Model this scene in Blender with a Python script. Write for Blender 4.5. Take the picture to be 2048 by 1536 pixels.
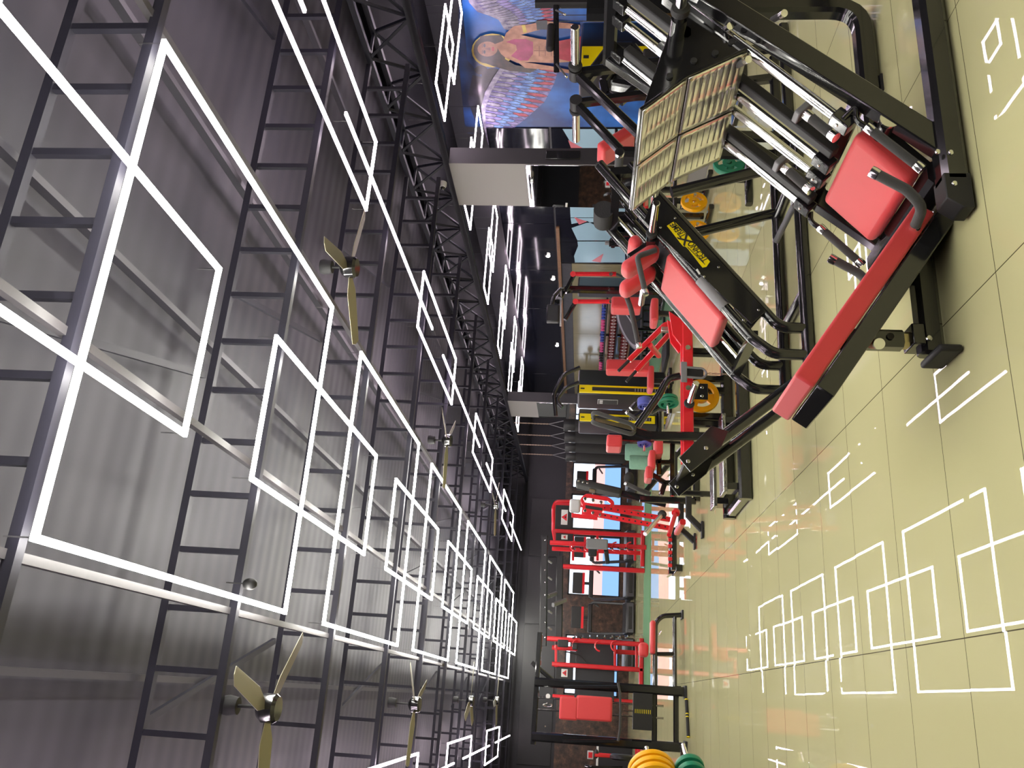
import bpy, bmesh, math, random
from mathutils import Vector, Matrix
random.seed(7)
for o in list(bpy.data.objects): bpy.data.objects.remove(o)
SC = bpy.context.scene
COL = SC.collection
# ------------------------------------------------------------------ camera
FOC, PITCH, YAW, ROLL, CAMH = 1680.0, .0953248, .355508, .0345865, 1.39954
_cp, _sp, _cy, _sy = math.cos(PITCH), math.sin(PITCH), math.cos(YAW), math.sin(YAW)
FW = Vector((_sy*_cp, _cy*_cp, _sp)); RT0 = Vector((_cy, -_sy, 0)); UP0 = RT0.cross(FW)
RT = math.cos(ROLL)*RT0 + math.sin(ROLL)*UP0
UP = -math.sin(ROLL)*RT0 + math.cos(ROLL)*UP0
CAM = Vector((0, 0, CAMH))
cd = bpy.data.cameras.new('camera'); cam = bpy.data.objects.new('camera', cd); COL.objects.link(cam)
cd.sensor_fit = 'HORIZONTAL'; cd.sensor_width = 36; cd.lens = FOC/2048*36; cd.clip_start = .05; cd.clip_end = 200
mx, my, mz = -UP, RT, -FW            # the phone was held on its side: picture right = world down
cam.matrix_world = Matrix(((mx.x, my.x, mz.x, CAM.x), (mx.y, my.y, mz.y, CAM.y), (mx.z, my.z, mz.z, CAM.z), (0, 0, 0, 1)))
SC.camera = cam
# ------------------------------------------------------------------ colour management, world
SC.view_settings.view_transform = 'Standard'; SC.view_settings.look = 'None'
SC.view_settings.exposure = 0.0; SC.view_settings.gamma = 1.0; SC.view_settings.use_curve_mapping = False
SC.cycles.use_denoising = True
SC.cycles.max_bounces = 8; SC.cycles.diffuse_bounces = 4; SC.cycles.glossy_bounces = 5
SC.cycles.sample_clamp_indirect = 8
w = bpy.data.worlds.new('daylight'); SC.world = w; w.use_nodes = True
w.node_tree.nodes['Background'].inputs[0].default_value = (.86, .92, 1, 1)
w.node_tree.nodes['Background'].inputs[1].default_value = 3.0
LED = 43.0

def at(X, Y, x=None, y=None, z=None):
    """the point of the place seen at picture position X, Y (2048x1536) on the plane x=, y= or z="""
    r = FW + RT*((1536-Y)-768)/FOC + UP*(1024-X)/FOC
    if y is not None: t = y/r.y
    elif x is not None: t = x/r.x
    else: t = (z-CAMH)/r.z
    return CAM + r*t

# ------------------------------------------------------------------ materials
M = {}
def mat(name, col, rough=.5, metal=0.0, spec=.5, noise=0.0, nscale=20, bump=0.0, bscale=60, coat=0.0, emit=0.0, ecol=None, sheen=0.0, rvar=0.0):
    m = bpy.data.materials.new(name); m.use_nodes = True
    nt = m.node_tree; b = nt.nodes['Principled BSDF']
    b.inputs['Base Color'].default_value = (*col, 1); b.inputs['Roughness'].default_value = rough
    b.inputs['Metallic'].default_value = metal; b.inputs['Specular IOR Level'].default_value = spec
    b.inputs['Coat Weight'].default_value = coat; b.inputs['Coat Roughness'].default_value = .08
    b.inputs['Sheen Weight'].default_value = sheen
    if emit:
        b.inputs['Emission Color'].default_value = (*(ecol or col), 1); b.inputs['Emission Strength'].default_value = emit
    tc = nt.nodes.new('ShaderNodeTexCoord')
    nz = nt.nodes.new('ShaderNodeTexNoise'); nz.inputs['Scale'].default_value = nscale; nz.inputs['Detail'].default_value = 4
    nt.links.new(tc.outputs['Object'], nz.inputs['Vector'])
    if noise:
        mp = nt.nodes.new('ShaderNodeMixRGB'); mp.blend_type = 'MULTIPLY'; mp.inputs[1].default_value = (*col, 1)
        mp.inputs[0].default_value = noise; nt.links.new(nz.outputs['Fac'], mp.inputs[2]); nt.links.new(mp.outputs[0], b.inputs['Base Color'])
    if rvar:
        mr = nt.nodes.new('ShaderNodeMapRange'); mr.inputs[3].default_value = max(.02, rough-rvar); mr.inputs[4].default_value = rough+rvar
        nt.links.new(nz.outputs['Fac'], mr.inputs[0]); nt.links.new(mr.outputs[0], b.inputs['Roughness'])
    if bump:
        n2 = nt.nodes.new('ShaderNodeTexNoise'); n2.inputs['Scale'].default_value = bscale; n2.inputs['Detail'].default_value = 3
        nt.links.new(tc.outputs['Object'], n2.inputs['Vector'])
        bp = nt.nodes.new('ShaderNodeBump'); bp.inputs['Strength'].default_value = bump; bp.inputs['Distance'].default_value = .01
        nt.links.new(n2.outputs['Fac'], bp.inputs['Height']); nt.links.new(bp.outputs[0], b.inputs['Normal'])
    M[name] = m
    return m
mat('black', (.012, .012, .013), .14, spec=.5, coat=.8, rvar=.04)
mat('matte_black', (.02, .02, .021), .55, noise=.4)
mat('rubber', (.022, .022, .022), .75, bump=.3, bscale=250)
mat('foam', (.045, .045, .043), .85, bump=.5, bscale=400, sheen=.3)
mat('charcoal', (.02, .02, .022), .35, noise=.3)
mat('grey', (.22, .22, .23), .45)
mat('light_grey', (.5, .51, .52), .4)
mat('chrome', (.86, .86, .84), .12, 1.0, rvar=.05)
mat('steel', (.93, .92, .87), .3, 1.0, noise=.15, nscale=8)
mat('bronze', (.62, .53, .3), .3, 1.0, noise=.4, nscale=40)
mat('red_leather', (.66, .04, .045), .5, bump=.12, bscale=300, spec=.6, sheen=.25)
mat('red_paint', (.75, .018, .028), .3, coat=.5)
mat('dark_red', (.28, .03, .03), .5, noise=.4)
mat('yellow', (.9, .72, 0.0), .35)
mat('plate_yellow', (.92, .45, .0), .38)
mat('plate_green', (.012, .21, .11), .42)
mat('plate_blue', (.09, .11, .42), .5)
mat('orange', (.9, .18, .02), .35)
mat('white', (.8, .8, .78), .4)
mat('pink', (.8, .1, .3), .45)
mat('blue', (.05, .09, .45), .4)
mat('turf', (.16, .36, .17), .9, noise=.5, nscale=90, bump=.5, bscale=200)
mat('mat_green', (.26, .5, .36), .7, noise=.3)
mat('lime', (.5, .75, .05), .5)
mat('wood', (.3, .16, .07), .5, noise=.5, nscale=14)
mat('sky_blue', (.42, .66, .76), .12, noise=.06, nscale=3)
mat('mural_red', (.72, .22, .25), .14)
mat('glossy_black', (.01, .011, .018), .06, spec=.6, bump=.04, bscale=1.3)
mat('dark_panel', (.02, .02, .026), .4, noise=.3, nscale=2)
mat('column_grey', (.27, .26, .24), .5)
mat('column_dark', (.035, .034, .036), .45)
mat('mirror', (.88, .9, .9), .02, 1.0)
mat('olive', (.33, .3, .17), .12, noise=.25, nscale=3, spec=.8)
mat('frieze', (.07, .07, .075), .4, noise=.5, nscale=6)
mat('navy_roof', (.004, .004, .006), .8, spec=.1, noise=.3)
mat('truss', (.014, .013, .024), .55, noise=.3)
mat('girder', (.012, .013, .022), .5, noise=.3)
mat('pipe', (.06, .055, .06), .45, noise=.3)
mat('purlin', (.055, .052, .064), .4, metal=.3)
mat('fan_blade', (.3, .28, .2), .35, metal=.4)
mat('led_white', (1, 1, 1), .5, emit=LED, ecol=(1.0, .97, .9))
mat('led_rose', (1, .9, 1), .5, emit=LED*.5, ecol=(1.0, .83, .95))
mat('spot', (1, 1, 1), .5, emit=8, ecol=(1, .95, .9))  # glow that stands in for downlight reflections on the dark wall
mat('screen', (.02, .02, .025), .1)
mat('chain', (.42, .33, .25), .35, .9)
mat('deck_chrome', (.45, .46, .48), .22, 1.0, bump=.8, bscale=14)

def floor_material():
    m = bpy.data.materials.new('porcelain_tile'); m.use_nodes = True; nt = m.node_tree; N = nt.nodes; L = nt.links
    b = N['Principled BSDF']; tc = N.new('ShaderNodeTexCoord')
    sep = N.new('ShaderNodeSeparateXYZ'); L.new(tc.outputs['Object'], sep.inputs[0])
    def line(out, period, off, half):
        a = N.new('ShaderNodeMath'); a.operation = 'SUBTRACT'; L.new(out, a.inputs[0]); a.inputs[1].default_value = off-half
        d = N.new('ShaderNodeMath'); d.operation = 'FLOORED_MODULO'; L.new(a.outputs[0], d.inputs[0]); d.inputs[1].default_value = period
        c = N.new('ShaderNodeMath'); c.operation = 'LESS_THAN'; L.new(d.outputs[0], c.inputs[0]); c.inputs[1].default_value = 2*half
        return c
    lx = line(sep.outputs['X'], 1.2, .306, .0022); ly = line(sep.outputs['Y'], .6, 2.754, .0022)
    mx_ = N.new('ShaderNodeMath'); mx_.operation = 'MAXIMUM'; L.new(lx.outputs[0], mx_.inputs[0]); L.new(ly.outputs[0], mx_.inputs[1])
    nz = N.new('ShaderNodeTexNoise'); nz.inputs['Scale'].default_value = .8; nz.inputs['Detail'].default_value = 3; L.new(tc.outputs['Object'], nz.inputs['Vector'])
    r = N.new('ShaderNodeValToRGB'); r.color_ramp.elements[0].color = (.505, .492, .255, 1); r.color_ramp.elements[1].color = (.555, .54, .29, 1)
    L.new(nz.outputs['Fac'], r.inputs[0])
    mix = N.new('ShaderNodeMixRGB'); L.new(mx_.outputs[0], mix.inputs[0]); L.new(r.outputs[0], mix.inputs[1]); mix.inputs[2].default_value = (.09, .08, .04, 1)
    L.new(mix.outputs[0], b.inputs['Base Color'])
    b.inputs['Roughness'].default_value = .004; b.inputs['Specular IOR Level'].default_value = .13
    # each slab sits a hair differently and is slightly wavy, so reflections wobble and step at the joints
    def cell(out, period, off):
        a = N.new('ShaderNodeMath'); a.operation = 'SUBTRACT'; L.new(out, a.inputs[0]); a.inputs[1].default_value = off
        d = N.new('ShaderNodeMath'); d.operation = 'DIVIDE'; L.new(a.outputs[0], d.inputs[0]); d.inputs[1].default_value = period
        f = N.new('ShaderNodeMath'); f.operation = 'FLOOR'; L.new(d.outputs[0], f.inputs[0]); return f
    cx, cy = cell(sep.outputs['X'], 1.2, .306), cell(sep.outputs['Y'], .6, 2.754)
    cb = N.new('ShaderNodeCombineXYZ'); L.new(cx.outputs[0], cb.inputs[0]); L.new(cy.outputs[0], cb.inputs[1])
    wn = N.new('ShaderNodeTexWhiteNoise'); wn.noise_dimensions = '3D'; L.new(cb.outputs[0], wn.inputs['Vector'])
    s1 = N.new('ShaderNodeVectorMath'); s1.operation = 'SUBTRACT'; L.new(wn.outputs['Color'], s1.inputs[0]); s1.inputs[1].default_value = (.5, .5, .5)
    s2 = N.new('ShaderNodeVectorMath'); s2.operation = 'MULTIPLY'; L.new(s1.outputs[0], s2.inputs[0]); s2.inputs[1].default_value = (.0014, .002, 0)
    n2 = N.new('ShaderNodeTexNoise'); n2.inputs['Scale'].default_value = 4.0; n2.inputs['Detail'].default_value = 1; L.new(tc.outputs['Object'], n2.inputs['Vector'])
    bp = N.new('ShaderNodeBump'); bp.inputs['Strength'].default_value = .012; bp.inputs['Distance'].default_value = .005; L.new(n2.outputs['Fac'], bp.inputs['Height'])
    ad = N.new('ShaderNodeVectorMath'); L.new(bp.outputs[0], ad.inputs[0]); L.new(s2.outputs[0], ad.inputs[1])
    L.new(ad.outputs[0], b.inputs['Normal'])
    M['floor'] = m
floor_material()

def sheet_material():
    m = bpy.data.materials.new('roof_sheet'); m.use_nodes = True; nt = m.node_tree; N = nt.nodes; L = nt.links
    b = N['Principled BSDF']; tc = N.new('ShaderNodeTexCoord')
    wv = N.new('ShaderNodeTexWave'); wv.wave_type = 'BANDS'; wv.bands_direction = 'Y'; wv.inputs['Scale'].default_value = 1.6
    wv.inputs['Distortion'].default_value = .3; wv.inputs['Detail'].default_value = 1; L.new(tc.outputs['Object'], wv.inputs['Vector'])
    nz = N.new('ShaderNodeTexNoise'); nz.inputs['Scale'].default_value = .5; nz.inputs['Detail'].default_value = 5; L.new(tc.outputs['Object'], nz.inputs['Vector'])
    r = N.new('ShaderNodeValToRGB'); r.color_ramp.elements[0].color = (.022, .021, .030, 1); r.color_ramp.elements[1].color = (.037, .035, .048, 1)
    L.new(nz.outputs['Fac'], r.inputs[0]); L.new(r.outputs[0], b.inputs['Base Color'])
    b.inputs['Metallic'].default_value = .1; b.inputs['Roughness'].default_value = .55
    bp = N.new('ShaderNodeBump'); bp.inputs['Strength'].default_value = .16; bp.inputs['Distance'].default_value = .02
    L.new(wv.outputs['Fac'], bp.inputs['Height']); L.new(bp.outputs[0], b.inputs['Normal'])
    M['sheet'] = m
sheet_material()

def stone_material():
    m = bpy.data.materials.new('rust_stone'); m.use_nodes = True; nt = m.node_tree; N = nt.nodes; L = nt.links
    b = N['Principled BSDF']; tc = N.new('ShaderNodeTexCoord')
    nz = N.new('ShaderNodeTexNoise'); nz.inputs['Scale'].default_value = 5; nz.inputs['Detail'].default_value = 8; nz.inputs['Roughness'].default_value = .7
    L.new(tc.outputs['Object'], nz.inputs['Vector'])
    r = N.new('ShaderNodeValToRGB'); e = r.color_ramp.elements; e[0].position = .35; e[0].color = (.02, .015, .013, 1); e[1].position = .75; e[1].color = (.28, .14, .07, 1)
    x = e.new(.55); x.color = (.09, .05, .035, 1)
    L.new(nz.outputs['Fac'], r.inputs[0]); L.new(r.outputs[0], b.inputs['Base Color']); b.inputs['Roughness'].default_value = .35
    M['stone'] = m
stone_material()

def film_material(name, col, amount):
    """window film: daylight comes through it coloured"""
    m = bpy.data.materials.new(name); m.use_nodes = True; nt = m.node_tree; N = nt.nodes; L = nt.links
    for n in list(N):
        if n.type != 'OUTPUT_MATERIAL': N.remove(n)
    out = [n for n in N if n.type == 'OUTPUT_MATERIAL'][0]
    tl = N.new('ShaderNodeBsdfTransparent'); tl.inputs[0].default_value = (*col, 1)
    gl = N.new('ShaderNodeBsdfGlossy'); gl.inputs['Roughness'].default_value = .05
    mx_ = N.new('ShaderNodeMixShader'); mx_.inputs[0].default_value = amount
    L.new(tl.outputs[0], mx_.inputs[1]); L.new(gl.outputs[0], mx_.inputs[2]); L.new(mx_.outputs[0], out.inputs[0])
    M[name] = m
film_material('glass_clear', (.95, .97, 1), .05)
film_material('film_pink', (.75, .55, .52), .02)
film_material('film_blue', (.38, .5, .66), .02)
film_material('glass_partition', (.8, .88, .9), .12)

# ------------------------------------------------------------------ mesh helpers
def orient(d, up=(0, 0, 1)):
    """3x3 with columns side, up', along"""
    d = Vector(d).normalized(); u = Vector(up)
    if abs(d.dot(u.normalized())) > .985: u = Vector((1, 0, 0)) if abs(d.x) < .9 else Vector((0, 1, 0))
    s = d.cross(u).normalized(); u2 = s.cross(d).normalized()
    return s, u2, d

def fillet(pts, r, n=6):
    pts = [Vector(p) for p in pts]; out = [pts[0]]
    for i in range(1, len(pts)-1):
        a, b, c = pts[i-1], pts[i], pts[i+1]
        d1, d2 = (a-b), (c-b); l1, l2 = d1.length, d2.length
        if l1 < 1e-6 or l2 < 1e-6: continue
        d1 /= l1; d2 /= l2
        cosv = max(-1, min(1, d1.dot(d2))); half = math.acos(cosv)/2
        if half > 1.5: out.append(b); continue
        t = min(r/math.tan(half), .48*l1, .48*l2)
        p, q = b+d1*t, b+d2*t
        for k in range(n+1):
            s = k/n
            out.append((1-s)**2*p + 2*s*(1-s)*b + s*s*q)
    out.append(pts[-1]); return out

class MB:
    def __init__(self): self.bm = bmesh.new(); self.mi = 0; self.mats = []
    def use(self, name):
        if name not in self.mats: self.mats.append(name)
        self.mi = self.mats.index(name); return self
    def face(self, vs):
        try:
            f = self.bm.faces.new(vs); f.material_index = self.mi; return f
        except ValueError: return None
    def box(self, c, s, R=None):
        c = Vector(c); hx, hy, hz = s[0]/2, s[1]/2, s[2]/2
        v = []
        for x, y, z in ((-hx,-hy,-hz),(hx,-hy,-hz),(hx,hy,-hz),(-hx,hy,-hz),(-hx,-hy,hz),(hx,-hy,hz),(hx,hy,hz),(-hx,hy,hz)):
            p = Vector((x, y, z)); p = (R @ p) if R is not None else p
            v.append(self.bm.verts.new(c+p))
        for f in ((0,3,2,1),(4,5,6,7),(0,1,5,4),(1,2,6,5),(2,3,7,6),(3,0,4,7)): self.face([v[i] for i in f])
        return self
    def bar(self, p, q, w, h, up=(0, 0, 1), ext=0.0):
        """rectangular bar from p to q: w across, h along up"""
        p, q = Vector(p), Vector(q); s, u, d = orient(q-p, up)
        R = Matrix((s, d, u)).transposed()
        return self.box((p+q)/2, (w, (q-p).length+2*ext, h), R)
    def ring_sweep(self, path, prof, caps=True):
        rings = []; path = [Vector(p) for p in path]
        prev = None
        for i, p in enumerate(path):
            d = (path[min(i+1, len(path)-1)]-path[max(i-1, 0)]).normalized()
            if prev is None: s, u, _ = orient(d)
            else:
                s = prev - d*prev.dot(d); s.normalize(); u = s.cross(d).normalized()
            prev = s
            rings.append([self.bm.verts.new(p + s*a + u*b) for a, b in prof])
        n = len(prof)
        for a, b in zip(rings, rings[1:]):
            for k in range(n): self.face([a[k], a[(k+1) % n], b[(k+1) % n], b[k]])
        if caps: self.face(rings[0][::-1]); self.face(rings[-1])
        return self
    def tube(self, pts, r, n=12, bend=0.0, caps=True):
        path = fillet(pts, bend) if bend else [Vector(p) for p in pts]
        return self.ring_sweep(path, [(r*math.cos(2*math.pi*k/n), r*math.sin(2*math.pi*k/n)) for k in range(n)], caps)
    def rtube(self, pts, w, h, bend=0.0):
        path = fillet(pts, bend) if bend else [Vector(p) for p in pts]
        c = .2*min(w, h)
        a, b = w/2, h/2
        return self.ring_sweep(path, [(a-c,-b),(a,-b+c),(a,b-c),(a-c,b),(-a+c,b),(-a,b-c),(-a,-b+c),(-a+c,-b)])
    def cyl(self, p, q, r, r2=None, n=20):
        p, q = Vector(p), Vector(q); s, u, d = orient(q-p); r2 = r if r2 is None else r2
        A = [self.bm.verts.new(p+(s*math.cos(2*math.pi*k/n)+u*math.sin(2*math.pi*k/n))*r) for k in range(n)]
        B = [self.bm.verts.new(q+(s*math.cos(2*math.pi*k/n)+u*math.sin(2*math.pi*k/n))*r2) for k in range(n)]
        for k in range(n): self.face([A[k], A[(k+1) % n], B[(k+1) % n], B[k]])
        self.face(A[::-1]); self.face(B); return self
    def lathe(self, c, axis, prof, n=32, closed=False):
        """prof: (radius, along) pairs round axis through c"""
        c = Vector(c); s, u, d = orient(axis); rings = []
        for r, t in prof:
            if r < 1e-6: rings.append([self.bm.verts.new(c+d*t)])
            else: rings.append([self.bm.verts.new(c+d*t+(s*math.cos(2*math.pi*k/n)+u*math.sin(2*math.pi*k/n))*r) for k in range(n)])
        pr = list(zip(rings, rings[1:])) + ([(rings[-1], rings[0])] if closed else [])
        for a, b in pr:
            for k in range(n):
                k2 = (k+1) % n
                if len(a) == 1 and len(b) == 1: continue
                if len(a) == 1: self.face([a[0], b[k2], b[k]])
                elif len(b) == 1: self.face([a[k], a[k2], b[0]])
                else: self.face([a[k], a[k2], b[k2], b[k]])
        return self
    def ball(self, c, r, sc=(1, 1, 1), R=None, u=20, v=12):
        mt = Matrix.Diagonal((*[r*k for k in sc], 1))
        if R is not None: mt = R.to_4x4() @ mt
        g = bmesh.ops.create_uvsphere(self.bm, u_segments=u, v_segments=v, radius=1, matrix=Matrix.Translation(Vector(c)) @ mt)
        for f in {f for vv in g['verts'] for f in vv.link_faces}: f.material_index = self.mi
        return self
    def prism(self, poly, vec):
        vec = Vector(vec)
        a = [self.bm.verts.new(Vector(p)) for p in poly]; b = [self.bm.verts.new(Vector(p)+vec) for p in poly]
        n = len(a); self.face(a[::-1]); self.face(b)
        for k in range(n): self.face([a[k], a[(k+1) % n], b[(k+1) % n], b[k]])
        return self
    def poly(self, pts): self.face([self.bm.verts.new(Vector(p)) for p in pts]); return self
    def build(self, name, m=None, parent=None, bevel=0.0, seg=2, angle=35, recalc=True):
        if m is not None and not self.mats: self.mats = [m]
        if recalc: bmesh.ops.recalc_face_normals(self.bm, faces=self.bm.faces)
        off = world_off(parent)
        if off.length: bmesh.ops.translate(self.bm, vec=-off, verts=self.bm.verts)
        me = bpy.data.meshes.new(name); self.bm.to_mesh(me); self.bm.free()
        for f in me.polygons: f.use_smooth = True
        me.set_sharp_from_angle(angle=math.radians(angle))
        for k in self.mats: me.materials.append(M[k])
        o = bpy.data.objects.new(name, me); COL.objects.link(o)
        if parent is not None: o.parent = parent
        if bevel:
            b = o.modifiers.new('edge', 'BEVEL'); b.width = bevel; b.segments = seg; b.limit_method = 'ANGLE'; b.angle_limit = math.radians(35)
        return o

def world_off(o):
    v = Vector((0, 0, 0))
    while o is not None: v += Vector(o.location); o = o.parent
    return v
def tag(o, label, cat, group=None, kind=None):
    o['label'] = label; o['category'] = cat
    if group: o['group'] = group
    if kind: o['kind'] = kind
    return o
def struct(o): o['kind'] = 'structure'; return o
def thing(name, label, cat, loc, group=None):
    o = bpy.data.objects.new(name, None); COL.objects.link(o); o.location = loc; o.empty_display_size = .1
    return tag(o, label, cat, group)
def dup(root, delta, label=None, group=None, skip=()):
    r = root.copy(); COL.objects.link(r); r.location = Vector(root.location)+Vector(delta)
    if label: r['label'] = label
    if group: r['group'] = group
    def rec(src, dst):
        for ch in [c for c in bpy.data.objects if c.parent == src]:
            if ch.name.split('.')[0] in skip: continue
            c = ch.copy(); COL.objects.link(c); c.parent = dst; rec(ch, c)
    rec(root, r); return r
def bolt(p, axis, r=.012, t=.012, parent=None):
    a = Vector(axis).normalized(); p = Vector(p)
    MB().lathe(p, a, [(0, t), (r*.7, t), (r, t*.5), (r, 0), (0, 0)], n=12).build('bolt', 'chrome', parent)
def text_mesh(name, s, size, origin, xdir, ydir, m, parent, shear=0.0, ext=.0015, sx=1.0):
    cu = bpy.data.curves.new(name, 'FONT'); cu.body = s; cu.size = size; cu.shear = shear; cu.extrude = ext; cu.align_x = 'CENTER'; cu.align_y = 'CENTER'
    cu.offset = size*.012
    t = bpy.data.objects.new(name, cu); COL.objects.link(t)
    dg = bpy.context.evaluated_depsgraph_get(); dg.update()
    me = bpy.data.meshes.new_from_object(t.evaluated_get(dg)); me.name = name
    bpy.data.objects.remove(t)
    x = Vector(xdir).normalized(); y = Vector(ydir).normalized(); z = x.cross(y)
    org = Vector(origin)-world_off(parent)
    for v in me.vertices: v.co = org + x*v.co.x*sx + y*v.co.y + z*v.co.z
    me.materials.clear(); me.materials.append(M[m])
    o = bpy.data.objects.new(name, me); COL.objects.link(o); o.parent = parent
    return o
# ================================================================== THE ROOM
XL, XR, Y0, Y1, ZC = -8.0, 9.3, -6.0, 27.2, 4.2
def slab(name, lo, hi, m):
    lo, hi = Vector(lo), Vector(hi)
    return struct(MB().box((lo+hi)/2, hi-lo).build(name, m))
slab('floor', (XL, Y0, -.1), (XR, Y1, 0), 'floor')
slab('ceiling', (XL, Y0, ZC), (XR, Y1, ZC+.1), 'sheet')
slab('ceiling', (6.98, Y0, 4.0), (XR, Y1, 4.08), 'navy_roof')
slab('wall_left', (XL-.2, Y0, 0), (XL, Y1, ZC), 'dark_panel')
slab('wall_right', (XR, Y0, 0), (XR+.2, Y1, ZC), 'dark_panel')
slab('wall_front', (XL, Y0-.2, 0), (XR, Y0, ZC), 'dark_panel')
# end wall with four windows
WIN = []
for a, b in ((978, 925), (1060, 989), (1193, 1072), (1393, 1272)):
    WIN.append((at(1200, a, y=Y1).x, at(1200, b, y=Y1).x))
WZ0, WZ1, STZ, BZ1, BZ0 = .312, 1.954, 2.153, 1.222, .877
wb = MB().use('stone'); xs = sorted(WIN); cur = XL
for a, b in xs:
    wb.box(((cur+a)/2, Y1+.1, STZ/2), (a-cur, .2, STZ)); wb.box(((a+b)/2, Y1+.1, WZ0/2), (b-a, .2, WZ0)); wb.box(((a+b)/2, Y1+.1, (WZ1+STZ)/2), (b-a, .2, STZ-WZ1)); cur = b
wb.box(((cur+XR)/2, Y1+.1, STZ/2), (XR-cur, .2, STZ))
wb.use('dark_panel').box(((XL+XR)/2, Y1+.1, (STZ+ZC)/2), (XR-XL, .2, ZC-STZ))
struct(wb.build('wall_back'))
for i, (a, b) in enumerate(WIN):
    f = MB(); t = .045
    for x in (a+t/2, b-t/2): f.box((x, Y1+.06, (WZ0+WZ1)/2), (t, .08, WZ1-WZ0))
    for z in (WZ0+t/2, WZ1-t/2): f.box(((a+b)/2, Y1+.06, z), (b-a, .08, t))
    if b-a > 1.4: f.box(((a+b)/2, Y1+.06, (WZ0+WZ1)/2), (t*.8, .07, WZ1-WZ0))
    fr = struct(f.build('window_%d' % (i+1), 'matte_black'))
    MB().box(((a+b)/2, Y1+.07, (BZ1+WZ1)/2), (b-a-.02, .008, WZ1-BZ1)).build('glass_pane', 'glass_clear', fr)
    MB().box(((a+b)/2, Y1+.07, (BZ0+BZ1)/2), (b-a-.02, .008, BZ1-BZ0)).build('pink_film', 'film_pink', fr)
    MB().box(((a+b)/2, Y1+.07, (WZ0+BZ0)/2), (b-a-.02, .008, BZ0-WZ0)).build('blue_film', 'film_blue', fr)
# grey cladding above the windows
cl = MB()
for a, b in ((-1.9, 2.1), (2.13, 4.2), (4.23, 6.1)): cl.box(((a+b)/2, Y1-.03, 2.75), (b-a, .05, 1.0))
struct(cl.build('trim_1', 'charcoal', bevel=.004))
# right wall: gloss black cladding, blue graphic glass, panels
def ywall(Y, X=1050): return at(X, Y, x=XR).y
s = [12.14, ywall(445), ywall(538), ywall(615), 24.0, Y1]
c2 = MB()
for a, b in zip(s, s[1:]): c2.box((XR-.012, (a+b)/2, 2.86), (.024, b-a-.012, 1.1))
struct(c2.build('trim_2', 'glossy_black', bevel=.003))
zb = 2.28
g = MB().use('glossy_black')
for a, b in ((12.14, 14.6), (14.6, 15.1), (15.1, 16.03), (16.03, 16.95)): g.box((XR-.01, (a+b)/2, zb/2), (.02, b-a-.012, zb-.02))
X9 = XR-.0225
def onw(*pp): return [at(X, Y, x=X9) for X, Y in pp]
g.use('sky_blue')
g.poly(onw((1140, 412), (1141, 435), (1250, 435), (1250, 412))); g.poly(onw((1141, 436), (1143, 448), (1174, 442), (1250, 481), (1250, 436)))
g.poly(onw((1143, 456), (1155, 481), (1250, 481), (1250, 436), (1172, 446))); g.poly(onw((1155, 483), (1156, 492), (1148, 512), (1150, 525), (1250, 525), (1250, 483)))
g.poly(onw((1125, 258), (1148, 296), (1250, 296), (1250, 258)))
X9 -= .0015
g.use('mural_red'); g.poly(onw((1148, 434), (1174, 443), (1158, 449))); g.poly(onw((1207, 507), (1183, 522), (1201, 525))); g.poly(onw((1136, 280), (1165, 296), (1142, 296)))
struct(g.build('trim_3', recalc=False))
# mirror panels with the reflected olive wall painted as base colour, frieze and timber strip further down
ol = MB().use('olive'); yy = [17.0, 18.9, 20.9, 22.3, 24.0, 25.8]
for a, b in zip(yy, yy[1:]): ol.box((XR-.01, (a+b)/2, 1.18), (.02, b-a-.01, 1.56))
ol.use('frieze').box((XR-.01, 21.4, 2.08), (.02, 8.8, .22))
struct(ol.build('trim_4'))
struct(MB().box((XR-.03, 20.6, 2.24), (.06, 10.4, .075)).build('trim_5', 'wood', bevel=.004))
# columns below the girder
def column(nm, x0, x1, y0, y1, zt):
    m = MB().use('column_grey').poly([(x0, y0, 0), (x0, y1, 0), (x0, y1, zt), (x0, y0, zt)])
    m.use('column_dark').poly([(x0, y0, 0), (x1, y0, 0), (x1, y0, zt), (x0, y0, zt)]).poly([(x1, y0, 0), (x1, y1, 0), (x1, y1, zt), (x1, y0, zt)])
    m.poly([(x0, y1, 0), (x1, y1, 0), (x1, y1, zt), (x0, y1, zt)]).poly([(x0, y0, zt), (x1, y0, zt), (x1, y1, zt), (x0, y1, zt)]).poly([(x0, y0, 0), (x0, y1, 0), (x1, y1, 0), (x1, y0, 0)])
    bmesh.ops.remove_doubles(m.bm, verts=m.bm.verts, dist=1e-5)
    return struct(m.build(nm))
GZ = 3.407
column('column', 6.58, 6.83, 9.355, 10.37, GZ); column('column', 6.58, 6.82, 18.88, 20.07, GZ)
tag(MB().box((6.572, 9.862, 1.31), (.016, 1.0, 2.14)).build('wall_mirror', 'mirror', bevel=.004), 'tall frameless mirror on the grey column nearest the leg press', 'mirror')
tag(MB().box((6.572, 19.475, 1.64), (.016, 1.14, 2.14)).build('wall_mirror', 'mirror', bevel=.004), 'frameless mirror on the far grey column beside the punching bags', 'mirror')
tag(MB().box((6.72, 9.345, 1.89), (.13, .02, .45)).build('switch_panel', 'black', bevel=.004), 'black switch panel on the dark front face of the near column', 'switch panel')
cc = thing('security_camera', 'white dome security camera at the top of the near grey column', 'camera', at(885, 368, x=6.56))
p = Vector(cc.location)
MB().lathe(p+Vector((.02, 0, 0)), (-1, 0, 0), [(0, 0), (.06, 0), (.06, .05), (.045, .08), (0, .08)], n=20).build('housing', 'white', cc)
MB().ball(p+Vector((-.06, 0, -.01)), .035).build('lens_dome', 'black', cc)

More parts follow.
